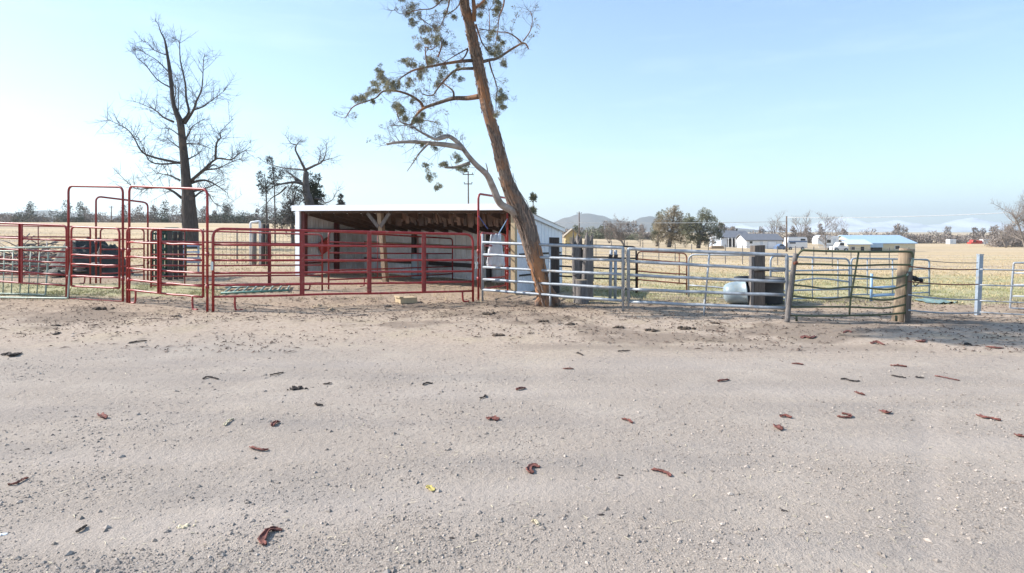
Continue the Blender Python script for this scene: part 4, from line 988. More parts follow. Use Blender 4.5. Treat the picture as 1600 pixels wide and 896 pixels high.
for L_, w0, w1 in LD:
    q, _ = limb(lb, [(c1(*p)[0] + rng.gauss(0, 1.6), c1(*p)[1] + rng.gauss(0, 1.6)) if 0 < L_.index(p) else c1(*p) for p in L_], YD, rng.uniform(-2.5, 2.5), w0*.78, w1*.55, 3, 7, .3)
    up_ = L_[0][1] < 400; twigs(tw, q, .0155, int(len(L_)*(2.4 if up_ else 3.4)), .5, 1.3 if up_ else 2.1, 2, .10, .12, None, .13); twigs(tw, q, .010, int(len(L_)*2.5), .3, .9, 2, .1, .2, None, .15)
twigs(tw, tpd[16:36], .0145, 30, .6, 1.8, 3, .12, .0, None, .14); twigs(tw, tpd[34:], .012, 26, .25, .85, 2, .12, .0, None, .14)
lb.build('limbs', M['bark_dead'], dt); tw.build('twigs', M['bark_grey'], dt)

# --- twisted dead tree behind the shed
YW = 47.0
wt = thing('dead_tree', 'gnarled leafless tree with twisted forked limbs rising behind the shed roof', 'tree', at(480, YW))
c8 = lambda x, y: (300+x*.1674, 210+y*.1674)
lb = MB(); tw = MB()
tq, _ = limb(MB(), [(484, 385), (484, 345)], YW, 0, 14, 12)
tb_ = MB(); limb(tb_, [(486, 392), (485, 350), c8(1095, 640), c8(1068, 540), c8(1062, 440), c8(1065, 350)], YW, 0, 17, 8, 4, 12, .25); tb_.build('trunk', M['bark_grey'], wt)
for L_, w0, w1 in (([(1065,355),(1040,300),(1000,220),(965,140),(985,90),(1025,45)], 7, 1.2), ([(1062,332),(1150,290),(1210,260),(1245,190),(1258,80)], 6, 1), ([(1180,272),(1195,210),(1195,140)], 3, .8), ([(1050,335),(950,325),(830,310),(700,270),(610,212)], 4, .8), ([(1050,470),(990,450),(920,450),(830,465),(760,485),(720,520)], 8, 1.5),
   ([(880,490),(820,550),(750,590),(700,640),(580,745)], 4, .8), ([(940,460),(900,530),(880,570)], 4, 1), ([(975,430),(920,370),(870,350)], 5, 1), ([(1150,600),(1210,610),(1240,640),(1310,612),(1355,525)], 5, .9), ([(970,100),(920,80),(870,5)], 2.5, .8), ([(1020,440),(960,400),(900,360),(860,300)], 4, .8), ([(1000,440),(940,400),(870,400)], 4, .8), ([(1200,255),(1270,235),(1300,225)], 2.5, .7)):
    q, _ = limb(lb, [c8(*p) for p in L_], YW, rng.uniform(-2, 2), w0*.78, w1*.5, 4, 7, .25); twigs(tw, q, .0115, len(L_)*4, .35, 1.2, 3, .1, .15, None, .2)
lb.build('limbs', M['bark_grey'], wt); tw.build('twigs', M['bark_grey'], wt)

def puffs(fo, spec, Y, n, ln, wd, dY=1.0):
    for (px, py, r_, t) in spec:
        y = Y + rng.uniform(-dY, dY); blades(fo, PX(px, py, y), r_/F*y, n, ln, wd, tint=t)
# junipers around it
jd = thing('juniper_bush', 'dense dark green juniper hugging the gnarled dead tree just behind the shed roof', 'tree', at(490, 48.5))
bb = MB(); limb(bb, [(492, 385), (491, 330), (489, 285)], 48.5, 0, 7, 2); bb.build('trunk', M['bark_grey'], jd)
fo = MB()
for k in range(44):
    py = rng.uniform(276, 345); h_ = (py-272)/73; px = 489 + rng.gauss(0, 1)*(3+6*h_); puffs(fo, [(px, py, rng.uniform(4, 7), rng.uniform(.2, .8))], 48.5, 70, .26, .07, .9)
fo.build('foliage', M['juniper_dark'], jd, smooth=False)
jg = thing('juniper_bush', 'tangled grey green juniper with dead twigs left of the shed corner', 'tree', at(455, 44))
bb = MB(); limb(bb, [(458, 388), (457, 330), (462, 300)], 44, 0, 7, 2)
for k in range(26): 
    p = PX(457 + rng.uniform(-3, 4), rng.uniform(310, 375), 44); e = PX(457 + rng.uniform(-24, 22), rng.uniform(300, 372), 44 + rng.uniform(-1.5, 1)); q = smooth_path([p, p.lerp(e, .5)+Vector((0,0,.15)), e], 3); bb.tube(q, [.035]*3+[.02]*4, 5); twigs(bb, q, .014, 6, .25, .8, 2, .05, .3)
bb.build('trunk', M['bark_grey'], jg)
fo = MB()
for k in range(46):
    py = 292 + 62*rng.random()**.75; h_ = (py-290)/66; px = 462 - 8*h_ + rng.gauss(0, 1)*(4+9*h_); puffs(fo, [(px, py, rng.uniform(2.5, 5), rng.uniform(.2, .9))], 44, 42, .22, .05, 1.2)
fo.build('foliage', M['juniper_grey'], jg, smooth=False)
sl = thing('slender_pine', 'thin young pine on a bare pole trunk left of the gnarled dead tree', 'tree', at(417, 46))
bb = MB(); q, _ = limb(bb, [(417, 388), (416.5, 350), (416, 300), (413, 272)], 46, 0, 3.2, 1.2); q2, _ = limb(bb, [(430, 388), (429.5, 330), (428, 285), (424, 250)], 46.5, 0, 3, 1); twigs(bb, q[6:], .012, 14, .25, .7, 1, .1); twigs(bb, q2[6:], .012, 14, .25, .7, 1, .1); bb.build('trunk', M['bark_grey'], sl)
fo = MB(); puffs(fo, [(407, 273, 3.5, .3), (406, 280, 4, .4), (410, 287, 4, .5), (414, 292, 3.5, .3), (409, 298, 4, .4), (413, 303, 3.5, .4), (407, 291, 3, .5), (417, 297, 3, .5), (420, 249, 2.5, .5), (423, 252, 3, .5), (424, 267, 4, .6), (429, 267, 3, .6), (427, 276, 4, .4), (432, 280, 4, .5), (423, 283, 4.5, .6), (430, 286, 4, .4), (437, 277, 3, .5), (440, 269, 2.5, .5), (419, 288, 3.5, .6), (427, 290, 3, .5)], 46, 60, .24, .05, .6)
fo.build('foliage', M['juniper_grey'], sl, smooth=False)

def conifer(label, px, top, base_, Y, hw, m, n=26, cone=True, group=None, name='conifer'):
    """hw: half width in rows at the base"""
    b = at(px, Y); zt = ZP(top, Y); t = thing(name, label, 'tree', b, group)
    MB().tube([b - Vector((0,0,.2)), b.lerp(Vector((b.x, b.y, zt)), .6), Vector((b.x, b.y, zt-.1))], [.16, .09, .03], 7).build('trunk', M['bark_grey'], t)
    fo = MB(); hgt = zt - b.z
    for k in range(n):
        f = rng.random()**.8; z = zt - hgt*(.04 + .80*f); w_ = hw/F*Y*(f if cone else math.sin(math.pi*min(.98, .12+.85*f))**.6)
        a = rng.uniform(0, math.tau); r_ = rng.uniform(.35, 1)*w_
        blades(fo, (b.x + math.cos(a)*r_, b.y + math.sin(a)*r_, z), max(.15, w_*.42), 60, hgt*.06+.08, hgt*.016+.03, (1,1,.7), tint=rng.uniform(.15, .85))
    fo.build('crown', m, t, smooth=False)
conifer('small dark conifer tip showing above the left part of the shed roof', 533, 301, 0, 70, 7, M['juniper_grey'], 16)
conifer('small green conifer showing above the shed roof right of the leaning juniper', 833, 303, 0, 75, 8, M['olive_leaf'], 18)

def bigtree(label, px, Y, spec, m, trunkw, name='field_tree', n=70, ln=.35, wd=.10, group=None, limbs=(), sc=1.0):
    spec = [(x, y, r_*sc, tt) for x, y, r_, tt in spec]
    b = at(px, Y); t = thing(name, label, 'tree', b, group); bb = MB()
    p0 = b - Vector((0,0,.2)); top = PX(spec[0][0], spec[0][1], Y)
    bb.tube([p0, p0.lerp(top, .25), p0.lerp(top, .6), top], [trunkw, trunkw*.8, trunkw*.45, trunkw*.12], 9, rough=.15)
    for (x, y, r_, tt) in spec[1:]:
        e = PX(x, y, Y + rng.uniform(-1.5, 1.5)); s0 = p0.lerp(top, rng.uniform(.25, .6)); bb.tube(smooth_path([s0, s0.lerp(e, .5) + Vector((0,0,-.2)), e], 3), [trunkw*.3]*3+[trunkw*.18]*2+[.04]*2, 5)
    bb.build('trunk', M['bark_grey'], t)
    fo = MB()
    for (x, y, r_, tt) in spec:
        for k in range(max(4, int(r_*.9))):
            d = rdir()*rng.random()**.4; c = PX(x + d.x*r_, y + d.z*r_*.8, Y + d.y*r_/F*Y)
            blades(fo, c, r_*.34/F*Y, n, ln, wd, tint=max(0, min(1, tt + rng.uniform(-.25, .25))))
    fo.build('crown', m, t, smooth=False); return t
bigtree('tan and olive half bare tree, left one of the close pair in the pasture', 1045, 128, [(1055, 326, 4, .5), (1050, 333, 8, .5), (1060, 336, 8, .55), (1040, 342, 12, .5), (1056, 346, 12, .4), (1035, 356, 12, .5), (1050, 362, 13, .5), (1062, 360, 11, .6), (1040, 370, 10, .4), (1056, 373, 9, .5), (1030, 348, 9, .5), (1068, 350, 10, .55), (1072, 364, 10, .5), (1028, 374, 8, .4), (1068, 377, 7, .4), (1046, 380, 6, .4)], M['tan_leaf'], .42, n=50, ln=.6, wd=.085, sc=1.2)
bigtree('dark green juniper, right one of the close pair in the pasture', 1091, 125, [(1098, 332, 8, .6), (1108, 340, 10, .6), (1090, 345, 12, .6), (1117, 350, 10, .6), (1100, 356, 13, .45), (1085, 360, 12, .4), (1116, 362, 9, .4), (1096, 370, 10, .3), (1112, 374, 8, .3), (1080, 371, 8, .4), (1077, 352, 10, .5), (1072, 362, 9, .4), (1078, 343, 8, .6), (1082, 352, 9, .5), (1122, 362, 7, .4), (1124, 370, 5, .35), (1088, 376, 7, .3), (1104, 377, 6, .3)], M['olive_leaf'], .42, n=66, wd=.11, sc=1.2)
bigtree('green juniper half hidden behind the tan tree of the pair', 1026, 134, [(1034, 336, 7, .6), (1028, 346, 9, .5), (1022, 358, 9, .5), (1024, 370, 9, .4), (1032, 362, 9, .4)], M['olive_leaf'], .35, n=66, wd=.11, sc=1.15)
def baretree(label, px, Y, top, w, spread=1.0, m='bark_grey', name='bare_tree', group=None, n=9, base_dz=0):
    b = at(px, Y); t = thing(name, label, 'tree', b, group); bb = MB(); hgt = ZP(top, Y) - b.z
    st = 1 if w < .12 else 3
    tr = MB(); 
    for s in range(st):
        d = Vector((rng.uniform(-.25, .25)*spread*(s > 0), rng.uniform(-.2, .2), 1)); q = [b - Vector((0,0,.15))]
        for k in range(5): d = (d + rdir()*.14).normalized(); q.append(q[-1] + d*hgt*(1 if s == 0 else .85)/5)
        tr.tube(q, [w, w*.8, w*.6, w*.42, w*.25, w*.1], 7)
        for k in range(n):
            p, T = pathat(q, rng.uniform(.22, .9)); a = rng.uniform(0, math.tau); d2 = Vector((math.cos(a)*spread, math.sin(a)*spread, .75)).normalized(); l = hgt*rng.uniform(.18, .38); qq = [p]
            for j in range(3): d2 = (d2 + rdir()*.2 + Vector((0,0,.12))).normalized(); qq.append(qq[-1]+d2*l/3)
            bb.tube(qq, [w*.3, w*.22, w*.15, w*.08], 4, cap=False); twigs(bb, qq, max(.014, w*.07), 9, hgt*.07, hgt*.17, 2, .2, .2, None, .25)
    tr.build('trunk', M[m], t); bb.build('crown', M['brush' if m == 'brush' else 'bark_grey'], t); return t
baretree('wide pale leafless bush tree left of the tan pasture tree', 976, 118, 336, .13, 2.3, 'brush', n=34)
baretree('pale leafless bush beside the tan pasture tree', 1000, 124, 350, .10, 2.2, 'brush', n=24)
baretree('low leafless shrub tree between the yellow shed and the wide pale bush', 952, 150, 352, .12, 2.2, 'brush', n=20)
baretree('bare tree standing behind the white garage', 1209, 170, 336, .2, .7, 'brush', n=10)
baretree('bare tree behind the parked camper', 1253, 175, 334, .2, .7, 'brush', n=10)
baretree('tall thin bare tree in front of the travel trailer', 1291, 92, 336, .10, .8, 'brush', n=22)
baretree('bare tree right of the travel trailer', 1306, 150, 338, .16, .9, 'brush', n=10)
baretree('faint bare tree cut by the right edge of the picture', 1606, 75, 300, .16, 1.3, 'brush', n=22)
baretree('leafless bushy tree near the right edge beside the white box trailer', 1572, 190, 352, .25, 1.7, 'brush', n=14)
baretree('leafless shrub by the house porch', 1112, 118, 366, .10, 1.4, 'brush', n=8)
def brushline(name, label, L, Y, hgt, m, dens, seed, ln=.42, wd=.2):
    fo = MB()
    for (p0, p1) in L:
        n = int((p1-p0)*dens)
        for k in range(n):
            px = rng.uniform(p0, p1); y = Y + rng.uniform(-8, 12); b = at(px, y); h_ = hgt*(.28 + .85*max(0, .5+1.1*noise.noise(Vector((px*.06, seed, 0))))) * rng.uniform(.9, 1.05)*(.55 if noise.noise(Vector((px*.021, seed+2, 0))) < -.12 else 1)
            blades(fo, (b.x, b.y, b.z + h_*.42), h_*.46, 80, ln, wd, (1.6, 1.2, 1), tint=max(0, min(1, .5 + .6*noise.noise(Vector((px*.09, seed+5, 0))))))
        for k in range(max(1, int((p1-p0)/26))):      # taller single trees rising out of the belt
            px = rng.uniform(p0, p1); y = Y + rng.uniform(-8, 8); b = at(px, y); hh = hgt*rng.uniform(.95, 1.35); ww = hh*rng.uniform(.22, .42)
            for j in range(5):
                f = (j+.5)/5; blades(fo, (b.x + rng.gauss(0, ww*.15), b.y, b.z + hh*f), ww*(1.05-.75*f), 80, ln, wd, (1.1, 1, 1.25), tint=rng.uniform(.25, .75))
    o = fo.build(name, m, None, smooth=False); tag(o, label, 'trees', kind='stuff'); return o
brushline('treeline', 'far belt of brown and dark trees along the edge of the left pasture', [(-60, 480)], 185, 4.2, M['brush'], .9, 3)
brushline('treeline', 'dark evergreens mixed into the far left tree belt', [(28, 48), (84, 108), (120, 135), (190, 205), (235, 262), (330, 420), (425, 470)], 178, 4.4, M['conifer'], .5, 9)
brushline('treeline', 'far belt of bare brush beyond the houses on the right', [(875, 1015), (1120, 1700)], 265, 5.6, M['brush'], .7, 14, .9, .32)
brushline('treeline', 'greyish bare thicket at the far right end of the pasture', [(1548, 1720)], 205, 6.0, M['brush'], .9, 19, .8, .25)
brushline('treeline', 'olive brush along the far pasture edge left of the tan tree', [(900, 1000)], 240, 4.2, M['olive_leaf'], .6, 29, .8, .3)
# ------------------------------------------------------------------ far buildings, vehicles, poles, hills
def house(name, label, px0, px1, Y, wall_top, ridge, wm, rm, depth=7.0, gable_along=True, base=None, eave=.35):
    A = at(px0, Y); B = at(px1, Y); z0 = min(A.z, B.z) - .15 if base is None else ZP(base, Y)
    t = thing(name, label, 'building', ((A.x+B.x)/2, Y, z0)); zw = ZP(wall_top, Y); zr = ZP(ridge, Y)
    W = MB(); W.hexa([(A.x, Y, z0-.3), (B.x, Y, z0-.3), (B.x, Y+depth, z0-.3), (A.x, Y+depth, z0-.3), (A.x, Y, zw), (B.x, Y, zw), (B.x, Y+depth, zw), (A.x, Y+depth, zw)])
    if gable_along:
        for x in (A.x, B.x): W.tri((x, Y, zw), (x, Y+depth, zw), (x, Y+depth/2, zr-.08))
    else: 
        for y in (Y, Y+depth): W.tri((A.x, y, zw), (B.x, y, zw), ((A.x+B.x)/2, y, zr-.08))
    W.build('wall', M[wm], t, smooth=False)
    r = MB(); e = eave; th = .16
    if gable_along:
        k = (zr-zw)/(depth/2)
        for s in (0, 1):
            y0 = Y-e if s == 0 else Y+depth+e; zz = zw - e*k
            r.hexa([(A.x-e, y0, zz), (B.x+e, y0, zz), (B.x+e, Y+depth/2, zr), (A.x-e, Y+depth/2, zr), (A.x-e, y0, zz+th), (B.x+e, y0, zz+th), (B.x+e, Y+depth/2, zr+th), (A.x-e, Y+depth/2, zr+th)] if s == 0 else
                   [(B.x+e, y0, zz), (A.x-e, y0, zz), (A.x-e, Y+depth/2+.004, zr), (B.x+e, Y+depth/2+.004, zr), (B.x+e, y0, zz+th), (A.x-e, y0, zz+th), (A.x-e, Y+depth/2+.004, zr+th), (B.x+e, Y+depth/2+.004, zr+th)])
    else:
        xm = (A.x+B.x)/2; k = (zr-zw)/((B.x-A.x)/2)
        for s in (-1, 1):
            xe = (A.x if s < 0 else B.x) + s*e; zz = zw - e*k; a, b = (xe, xm - .002) if s < 0 else (xm + .002, xe); za, zb = (zz, zr) if s < 0 else (zr, zz)
            r.hexa([(a, Y-e, za), (b, Y-e, zb), (b, Y+depth+e, zb), (a, Y+depth+e, za), (a, Y-e, za+th), (b, Y-e, zb+th), (b, Y+depth+e, zb+th), (a, Y+depth+e, za+th)])
    r.build('roof', M[rm], t, smooth=False)
    def opening(nm, x0, x1, y0, y1, m, frame=None):
        p, q = PX(x0, y1, Y), PX(x1, y0, Y)
        f = MB().box(((p.x+q.x)/2, Y-.03, (p.z+q.z)/2), (q.x-p.x, .08, q.z-p.z)).build(nm, M[frame or m], t)
        if frame: MB().box(((p.x+q.x)/2, Y-.075, (p.z+q.z)/2), ((q.x-p.x)*.82, .02, (q.z-p.z)*.86)).build('pane', M[m], f)
    return t, opening
t, op = house('yellow_shed', 'small yellow gabled shed far off just right of the livestock shed', 884, 905, 112, 368, 359, 'yellowwall', 'tanroof', 3.2, False)
op('door', 890, 896, 371, 381, 'tanroof'); op('window', 899, 902, 370, 375, 'glass', 'whitewall')
t, op = house('house', 'grey roofed pale blue house with a dark porch, beside the white garage', 1127, 1173, 150, 371.5, 361.5, 'bluewall', 'roofgrey', 9, True)
op('porch_shade', 1136, 1150, 373, 386, 'dark_fill'); op('window', 1153, 1158, 374, 380, 'glass', 'whitewall'); op('door', 1160, 1166, 373, 386.5, 'dark_fill', 'whitewall')  # shade under the porch is a near-black slab on the wall
MB().bar(PX(1151, 361, 153), PX(1151, 357.8, 153), .3, .3).build('chimney', M['dark_fill'], t)
for px in (1138, 1144, 1149): MB().bar(PX(px, 388, 149.2), PX(px, 372, 149.2), .14, .14).build('porch_post', M['whitewall'], t)
t, op = house('garage', 'long white garage with a grey shingle roof in front of the blue house', 1166, 1222, 143, 375.5, 366.5, 'whitewall', 'roofgrey', 7, True)
op('garage_door', 1199, 1214, 377.5, 389, 'whitemetal', 'bluewall'); op('window', 1171, 1176, 377, 381, 'glass', 'bluewall'); op('side_door', 1188, 1192, 377, 389, 'bluewall')
t, op = house('farm_building', 'large low building with a bright blue metal roof behind the bent green gate', 1338, 1430, 132, 380.5, 369, 'creamwall', 'blueroof', 12, True, 400)
op('doorway_shade', 1361, 1378, 385, 399, 'dark_fill'); op('window', 1398, 1406, 384, 390, 'glass', 'whitewall')  # doorway shade painted as a near-black slab, no hole in the wall
t, op = house('farm_building', 'smaller grey blue lean to at the left end of the blue roofed building', 1325, 1360, 126, 382, 376, 'creamwall', 'bluewall', 5, True, 401)
op('window', 1330, 1336, 386, 391, 'glass', 'whitewall'); op('door', 1345, 1350, 386, 400, 'dark_fill')
MB().hexa([PX(1359, 387, 131), PX(1380, 387, 131), PX(1380, 387, 132), PX(1359, 387, 132), PX(1359, 380.5, 131), PX(1380, 380.5, 131), PX(1380, 380.5, 132), PX(1359, 380.5, 132)]).build('gutter_panel', M['blueroof'], t)
for lab, a, b, Y, wt_, rd, wm, rm in (('tiny white house in the far trees right of the blue roofed building', 1440, 1456, 300, 378, 374, 'whitewall', 'roofgrey'), ('tiny tan roofed barn in the far trees left of the red truck', 1469, 1487, 310, 376, 371, 'creamwall', 'tanroof'), ('white sided far house just left of the red truck', 1496, 1512, 290, 379, 375.5, 'bluewall', 'whitemetal')):
    t, op = house('far_house', lab, a, b, Y, wt_, rd, wm, rm, 8, True); op('window', a+3, a+6, wt_+2, wt_+4, 'glass', 'whitewall')

def wheel(t, x, y, z, r):
    w_ = MB(); Mx = Matrix.Rotation(R(90), 4, 'X')
    w_.lathe((x, y, z), [(r*.55, -.12), (r*.9, -.13), (r, -.08), (r, .08), (r*.9, .13), (r*.55, .12)], 18, M=Mx); o = w_.build('wheel', M['rubber'], t)
    MB().lathe((x, y-.10, z), [(0, .03), (r*.5, .02), (r*.58, 0)], 14, M=Mx).build('rim', M['galv'], o)
def profile(t, nm, P, y0, y1, m):
    bb = MB(); n = len(P)
    for y in (y0, y1):
        for (x, z) in P: bb.addv((x, y, z))
    bb.f.append(tuple(range(n))); bb.f.append(tuple(reversed(range(n, 2*n))))
    for i in range(n): j = (i+1) % n; bb.f.append((i, i+n, j+n, j))
    o = bb.build(nm, m, t, smooth=False); md = o.modifiers.new('bevel', 'BEVEL'); md.width = .06; md.segments = 2; return o
def slabx(t, nm, x0, x1, z0, z1, y, m, d=.03): return MB().box(((x0+x1)/2, y, (z0+z1)/2), (x1-x0, d, z1-z0)).build(nm, m, t)
# motorhome / truck camper
Y = 138; b = at(1243, Y); b.z = ZP(391.5, Y); x0 = PX(1228, 0, Y).x; x1 = PX(1262, 0, Y).x
t = thing('camper', 'white and blue truck camper parked between the garage and the travel trailer', 'camper', b); z = b.z; Lc = x1-x0
profile(t, 'body', [(x0+.1, z+.5), (x1, z+.5), (x1, z+1.3), (x1-.1, z+2.75), (x0+.5, z+2.75), (x0+.45, z+1.95), (x0+.2, z+1.2)], Y, Y+2.1, M['vwhite'])
slabx(t, 'stripe', x0+.55, x1-.15, z+1.75, z+2.05, Y-.01, M['vblue']); slabx(t, 'side_window', x0+.8, x0+2.1, z+1.45, z+1.72, Y-.012, M['glass']); slabx(t, 'side_window', x1-1.5, x1-.5, z+2.1, z+2.5, Y-.012, M['glass']); slabx(t, 'roof_rack', x0+.7, x1-.3, z+2.8, z+2.9, Y+1, M['galv'], 1.6)
wheel(t, x0+.95, Y, z+.38, .38); wheel(t, x1-1.1, Y, z+.38, .38)
Y = 136; b = at(1222, Y); b.z = ZP(392, Y); x0 = PX(1213.5, 0, Y).x; x1 = PX(1229.5, 0, Y).x; z = b.z
t = thing('parked_car', 'dark car parked between the garage and the utility pole', 'car', b)
profile(t, 'body', [(x0, z+.3), (x1, z+.3), (x1, z+.8), (x1-.3, z+.95), (x1-.7, z+1.4), (x0+.8, z+1.4), (x0+.35, z+.95), (x0, z+.85)], Y, Y+1.7, M['vblue'])
slabx(t, 'side_window', x0+.75, x1-.75, z+1.0, z+1.3, Y-.01, M['glass']); wheel(t, x0+.45, Y, z+.31, .31); wheel(t, x1-.45, Y, z+.31, .31)
# fifth wheel trailer
Y = 128; b = at(1293, Y); b.z = ZP(393, Y); x0 = PX(1277, 0, Y).x; x1 = PX(1311, 0, Y).x; z = b.z
t = thing('travel_trailer', 'tall white fifth wheel travel trailer with a rounded nose', 'trailer', b)
profile(t, 'body', [(x0+.1, z+1.4), (x0+1.3, z+1.25), (x0+1.4, z+.65), (x1, z+.65), (x1, z+3.0), (x0+.9, z+3.25), (x0+.3, z+2.9), (x0, z+2.1)], Y, Y+2.4, M['vwhite'])
slabx(t, 'side_window', x0+1.9, x0+2.7, z+1.7, z+2.3, Y-.012, M['glass']); slabx(t, 'door', x1-1.2, x1-.6, z+.8, z+2.5, Y-.012, M['bluewall']); slabx(t, 'stripe', x0+1.45, x1-.1, z+1.15, z+1.3, Y-.010, M['galv'])
wheel(t, x0+2.4, Y, z+.36, .36); wheel(t, x0+3.2, Y, z+.36, .36)
# white pickup
Y = 122; b = at(1314, Y); b.z = ZP(394.5, Y); x0 = PX(1303, 0, Y).x; x1 = PX(1326, 0, Y).x; z = b.z
t = thing('pickup_truck', 'white pickup truck parked left of the blue roofed building', 'truck', b); Lc = x1-x0
profile(t, 'body', [(x0, z+.45), (x1, z+.45), (x1, z+1.15), (x0+.05, z+1.05)], Y, Y+1.9, M['vwhite'])
profile(t, 'cab', [(x0+.75, z+1.1), (x0+2.1, z+1.1), (x0+2.05, z+1.9), (x0+1.2, z+1.9)], Y+.05, Y+1.85, M['vwhite'])
slabx(t, 'side_window', x0+1.2, x0+1.95, z+1.3, z+1.75, Y+.03, M['glass']); wheel(t, x0+.5, Y, z+.4, .4); wheel(t, x1-.5, Y, z+.4, .4)
# red truck and white box trailer far right
Y = 250; b = at(1526, Y); b.z = ZP(385.5, Y); x0 = PX(1517, 0, Y).x; x1 = PX(1535, 0, Y).x; z = b.z
t = thing('red_truck', 'bright red farm truck far off at the edge of the trees', 'truck', b)
profile(t, 'body', [(x0, z+.6), (x1, z+.6), (x1, z+2.4), (x0+2.6, z+2.4), (x0+2.5, z+1.5), (x0, z+1.6)], Y, Y+2.2, M['vred']); profile(t, 'cab', [(x0+.6, z+1.5), (x0+2.3, z+1.5), (x0+2.2, z+2.6), (x0+1.0, z+2.6)], Y+.1, Y+2.1, M['vred'])
slabx(t, 'side_window', x0+1.1, x0+2.0, z+1.8, z+2.4, Y+.08, M['glass'])
for q in (.8, 3.2, 4.0): wheel(t, x0+q, Y, z+.45, .45)
for lab, p0, p1, yb in (('white box trailer parked right of the red truck', 1537, 1550, 385), ('white trailer parked in front of the far tan roofed barn', 1484, 1494, 385)):
    x0 = PX(p0, 0, Y).x; x1 = PX(p1, 0, Y).x; z = ZP(yb, Y); t = thing('box_trailer', lab, 'trailer', ((x0+x1)/2, Y, z))
    profile(t, 'box', [(x0, z+.6), (x1, z+.6), (x1, z+2.7), (x0, z+2.7)], Y, Y+2.3, M['vwhite']); wheel(t, x0+.9, Y, z+.4, .4); wheel(t, x1-.7, Y, z+.4, .4); slabx(t, 'door', x0+.5, x0+1.2, z+.8, z+2.4, Y-.01, M['bluewall'])
# picnic logs by the shrub
b = at(1120, 120); t = thing('log_stack', 'small stack of tan split logs in front of the house shrub', 'log stack', b); bb = MB()
for k in range(9): bb.tube([(b.x-1.1+.28*k, b.y-.5, b.z+.16), (b.x-1.1+.28*k, b.y+.5, b.z+.16)], .14, 8)
for k in range(8): bb.tube([(b.x-.96+.28*k, b.y-.5, b.z+.40), (b.x-.96+.28*k, b.y+.5, b.z+.40)], .14, 8)
bb.build('logs', M['wood'], t)
# utility poles
def upole(label, px, top, Y, r, arms=1, leanx=0.0):
    b = at(px, Y); t = thing('utility_pole', label, 'utility pole', b); tp = PX(px+leanx, top, Y)
    MB().tube([b - Vector((0,0,.3)), tp], [r*1.25, r*.85], 10).build('pole', M['polewood'], t)
    for k in range(arms):
        c = tp - Vector((0,0,.35+1.0*k)); MB().box(c + Vector((0,-.12,0)), (1.15-.3*k, .08, .09)).build('crossarm', M['polewood'], t)
        for s in (-.48, .48): MB().lathe(c + Vector((s*(1-.15*k), -.12, .06)), [(.0, .15), (.045, .13), (.05, .04), (.03, 0)], 8).build('insulator', M['glass'], t)
    return tp
u1 = upole('utility pole with two crossarms rising behind the shed roof', 732.5, 268, 68, .075, 2, -1)
u2 = upole('slim utility pole beside the small yellow shed', 905, 331, 140, .13, 1)
u3 = upole('brown utility pole beside the parked camper', 1229, 338, 108, .13, 0)
u4 = upole('pole far beyond the left pasture, behind the first bow gates', 174, 322, 170, .12, 1)
for lab, p, q, sag in (('pale power line running from behind the shed to the pole near the garage', PX(700, 345, 100), PX(1229, 346.5, 108), .3), ('power line from the pole beside the camper out past the right edge', PX(1229, 340, 108), PX(1800, 318, 80), .6)):
    o = cable(p, q, sag, .04, 24).build('power_line', M['wire'], None, origin=p); tag(o, lab, 'power line')
# hills
def ridge(name, label, crest, Y, m, depth, seed, rough=.12):
    bb = MB(); xs = []; n = 110; mrow = 12
    p0, p1 = crest[0][0], crest[-1][0]; cx = [c[0] for c in crest]; cy = [c[1] for c in crest]
    for j in range(mrow+1):
        f = j/mrow
        for i in range(n+1):
            px = lerp(p0, p1, i/n); zc = ZP(interp(px, cx, cy), Y) + 6
            y = Y - depth*(1-f*1.0) + (0 if f < 1 else 0); x = (px-800)/F*Y
            edge = sstep(0, .06, i/n)*sstep(0, .06, 1-i/n)
            prof = f**1.15
            z = -8 + (zc + 8)*prof*(.15+.85*edge) + rough*zc*noise.noise(Vector((x*.004+seed, y*.004, 0)))*math.sin(math.pi*f) + rough*.35*zc*noise.noise(Vector((x*.013+seed, y*.013, 3)))*math.sin(math.pi*min(1, f*.97))
            bb.addv((x, y, z))
    for i in range(n+1):
        p = bb.v[mrow*(n+1)+i]; bb.addv((p[0], p[1]+depth*.8, -8))
    for j in range(mrow+1):
        for i in range(n): k = j*(n+1)+i; bb.f.append((k, k+1, k+n+2, k+n+1))
    o = bb.build(name, m, None); tag(o, label, 'hills', kind='structure')
ridge('hills', 'hazy blue hills beyond the left tree belt', [(-200, 344), (-60, 340), (10, 337), (40, 333), (70, 331.5), (100, 334), (130, 337), (170, 340), (215, 342), (300, 347), (420, 352)], 2300, M['hill'], 500, 1.0)
ridge('hills', 'hazy blue butte to the right of the shed', [(820, 358), (862, 350), (885, 342), (905, 336.5), (918, 335.5), (940, 339), (958, 345), (985, 349), (1012, 352), (1060, 357)], 3300, M['hill'], 600, 4.0)
ridge('hills', 'small hazy hill behind the pasture tree pair', [(965, 358), (985, 350), (1003, 342), (1016, 340), (1030, 343), (1060, 350), (1110, 356), (1180, 360)], 3100, M['hill'], 600, 7.0)
ridge('mountains', 'faint snow covered mountain range on the right horizon', [(1080, 361), (1120, 353), (1150, 350), (1178, 356), (1225, 355), (1262, 352), (1300, 344), (1325, 341), (1350, 350), (1380, 348), (1402, 345), (1430, 354), (1470, 352), (1500, 344), (1520, 341), (1545, 349), (1575, 353), (1620, 359), (1700, 361)], 6200, M['snow'], 900, 2.0, .2)
HAZE = True
